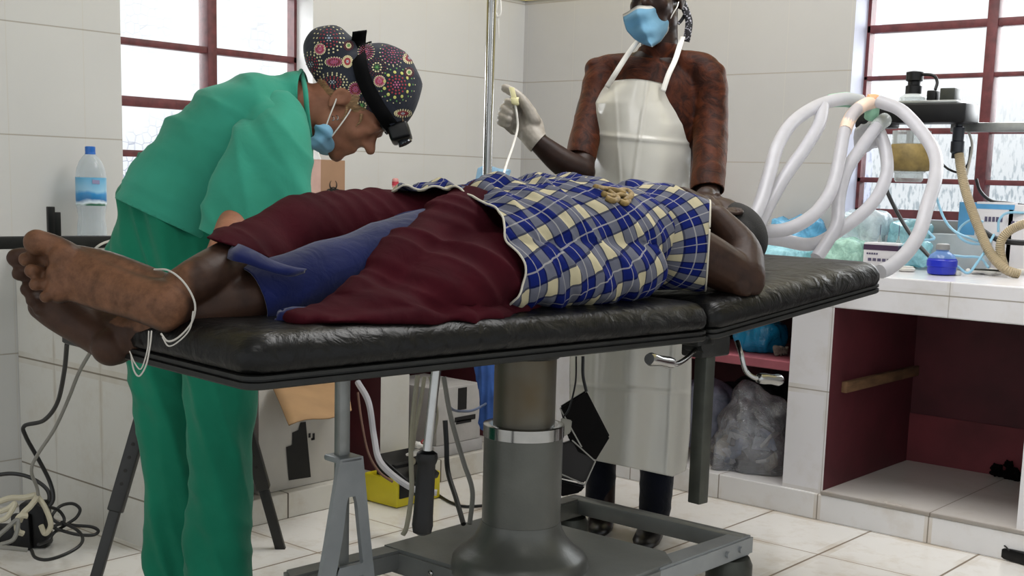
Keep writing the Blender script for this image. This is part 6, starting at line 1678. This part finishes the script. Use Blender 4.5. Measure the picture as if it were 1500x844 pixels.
# black power adaptor on the floor, right
q1 = onz(1492, 822, 0)
ad = thing('power_adaptor', 'black power adaptor on the floor at the right edge', 'adaptor', q1)
bm = bmesh.new(); box(bm, (-.045, -.03, .001), (.09, .03, .036), .006, mtx=axes(q1, (1, -.25, 0), (.25, 1, 0))); finish('adaptor_body', bm, m_blackp, ad)
bm = bmesh.new(); tube(bm, [onz(1476, 806, .03), onz(1466, 806, .02), onz(1455, 802, .012), onz(1456, 797, .02), onz(1470, 799, .04), onz(1478, 806, .036)], .0025, 6, 6); finish('lead', bm, m_cable, ad)

# ------------------------------------------------------------------ left: floor cables, adaptor and the telescopic stand
m_creamc = M('cream_cable', '#b9b29c', .5, var=.06)
def fl_(px, py, z=.006): return onz(px, py, z)
ub = fl_(55, 800, 0)
pst = thing('power_supply', 'black power supply block among tangled cables on the floor', 'power supply', ub)
bm = bmesh.new(); box(bm, (-.035, -.03, .001), (.035, .03, .125), .008, mtx=axes(ub, CAM_R, Vector((0, 0, 1)).cross(CAM_R))); box(bm, (-.05, -.05, .001), (.0, -.02, .10), .006, mtx=axes(ub, CAM_R, Vector((0, 0, 1)).cross(CAM_R))); finish('block', bm, m_blackp, pst)
bm = bmesh.new(); box(bm, (-.14, -.02, .001), (-.045, .04, .055), .008, mtx=axes(ub, CAM_R, Vector((0, 0, 1)).cross(CAM_R))); finish('socket_strip', bm, m_rubber, pst)
DC = 3.33
def cab(lab, pts, r, m): wire_thing('floor_cable', lab, 'cable', [dep(*p) if len(p) == 3 else p for p in pts], r, m, 'cables on the floor at the left')
cab('black cable dropping from the table foot in a sharp elbow to the floor', [(98, 505, 2.85), (94, 545, 2.95), (84, 590, 3.05), (64, 616, 3.15), (36, 624, 3.2), (38, 640, 3.22), (58, 676, 3.26), (73, 706, 3.28), (78, 730, 3.28), (70, 742, 3.28), (56, 738, 3.28)], .0055, m_cable)
cab('grey cable dropping from the table foot beside the black one', [(136, 510, 2.9), (116, 545, 2.98), (100, 585, 3.05), (80, 628, 3.12), (54, 668, 3.2), (46, 690, 3.22), (54, 714, 3.26), (56, 726, 3.27)], .0045, m_greylead)
cab('black cable entering from the left edge above the tangle', [(-12, 697, 3.3), (18, 694, 3.3), (45, 700, 3.3), (68, 716, 3.3), (72, 732, 3.3), (62, 738, 3.3)], .0055, m_cable)
cab('black cable loop lying widest on the floor', [(66, 778, 3.3), (88, 768, 3.32), (110, 770, 3.36), (134, 772, 3.38), (144, 778, 3.38), (136, 784, 3.36), (112, 783, 3.34), (86, 776, 3.32), (76, 772, 3.31)], .0045, m_cable)
cab('black cable loop standing against the end panel', [(70, 742, 3.3), (86, 748, 3.33), (94, 760, 3.34), (90, 768, 3.33), (76, 758, 3.33), (88, 742, 3.36), (106, 738, 3.38), (117, 746, 3.38), (112, 758, 3.37), (98, 768, 3.35), (80, 780, 3.32), (70, 792, 3.3), (56, 798, 3.26)], .0045, m_cable)
cab('black cable sweeping forward across the floor tiles', [(90, 765, 3.33), (112, 776, 3.30), (121, 788, 3.27), (116, 800, 3.22), (96, 812, 3.18), (70, 820, 3.15), (52, 817, 3.15), (46, 806, 3.18)], .0045, m_cable)
cab('cream cable bundle arching over the power supply', [(-8, 738, 3.3), (14, 730, 3.29), (36, 729, 3.28), (54, 726, 3.28), (46, 740, 3.24), (34, 752, 3.22), (28, 764, 3.22)], .008, m_creamc)
cab('cream cable curling down right of the power supply', [(54, 726, 3.28), (64, 740, 3.27), (72, 758, 3.27), (74, 772, 3.27), (66, 782, 3.27), (60, 770, 3.26)], .007, m_creamc)
cab('cream cable hooking round the front of the power supply', [(40, 756, 3.2), (30, 756, 3.19), (25, 764, 3.19), (26, 778, 3.19), (34, 782, 3.2)], .0075, m_creamc)
cab('cream cable lying left of the power supply', [(-8, 752, 3.24), (10, 746, 3.23), (22, 738, 3.23), (10, 758, 3.22), (-6, 764, 3.22)], .007, m_creamc)
cab('grey brown cable sagging low at the left edge', [(-8, 790, 3.16), (8, 776, 3.17), (26, 762, 3.18), (20, 790, 3.17), (-6, 800, 3.15), (16, 803, 3.16), (40, 806, 3.18)], .006, m_greylead)
# telescopic black trestle legs behind the surgeon
stt = thing('folding_stand', 'black telescopic trestle standing behind the surgeon\'s legs', 'stand', (-2.75, 1.65, 0))
ap = dep(284, 352, 3.20)
def stleg(foot, knee):
    f, k = foot, knee
    u = (ap-f).normalized(); kn = f+u*((k-f).dot(u))
    sx = u.cross(CAM_F).normalized(); fy = sx.cross(u)
    bm = bmesh.new(); box(bm, (-.0135, -.010, 0), (.0135, .010, (kn-f).length+.05), .003, mtx=axes(f, sx, fy, u)); lg = finish('leg', bm, m_dblack, stt)
    bm = bmesh.new(); box(bm, (-.0185, -.014, 0), (.0185, .014, (ap-kn).length), .004, mtx=axes(kn, sx, fy, u)); sl_ = finish('leg_sleeve', bm, m_dblack, lg)
    for j in range(7):
        c0 = kn+u*(.07+.034*j)-fy*(.0142 if fy.dot(CAM_F) > 0 else -.0142); bm = bmesh.new(); cyl(bm, c0, c0-fy*(.001 if fy.dot(CAM_F) > 0 else -.001), .0045, seg=10); finish('adjustment_hole', bm, m_ink, sl_)
m_dblack = M('worn_black_steel', '#171614', .5, .0, var=.2, vscale=20)
stleg(onz(136, 862, 0), dep(172, 748, 3.2)); stleg(onz(420, 850, 0) if False else dep(416, 822, 3.45), dep(388, 718, 3.38))
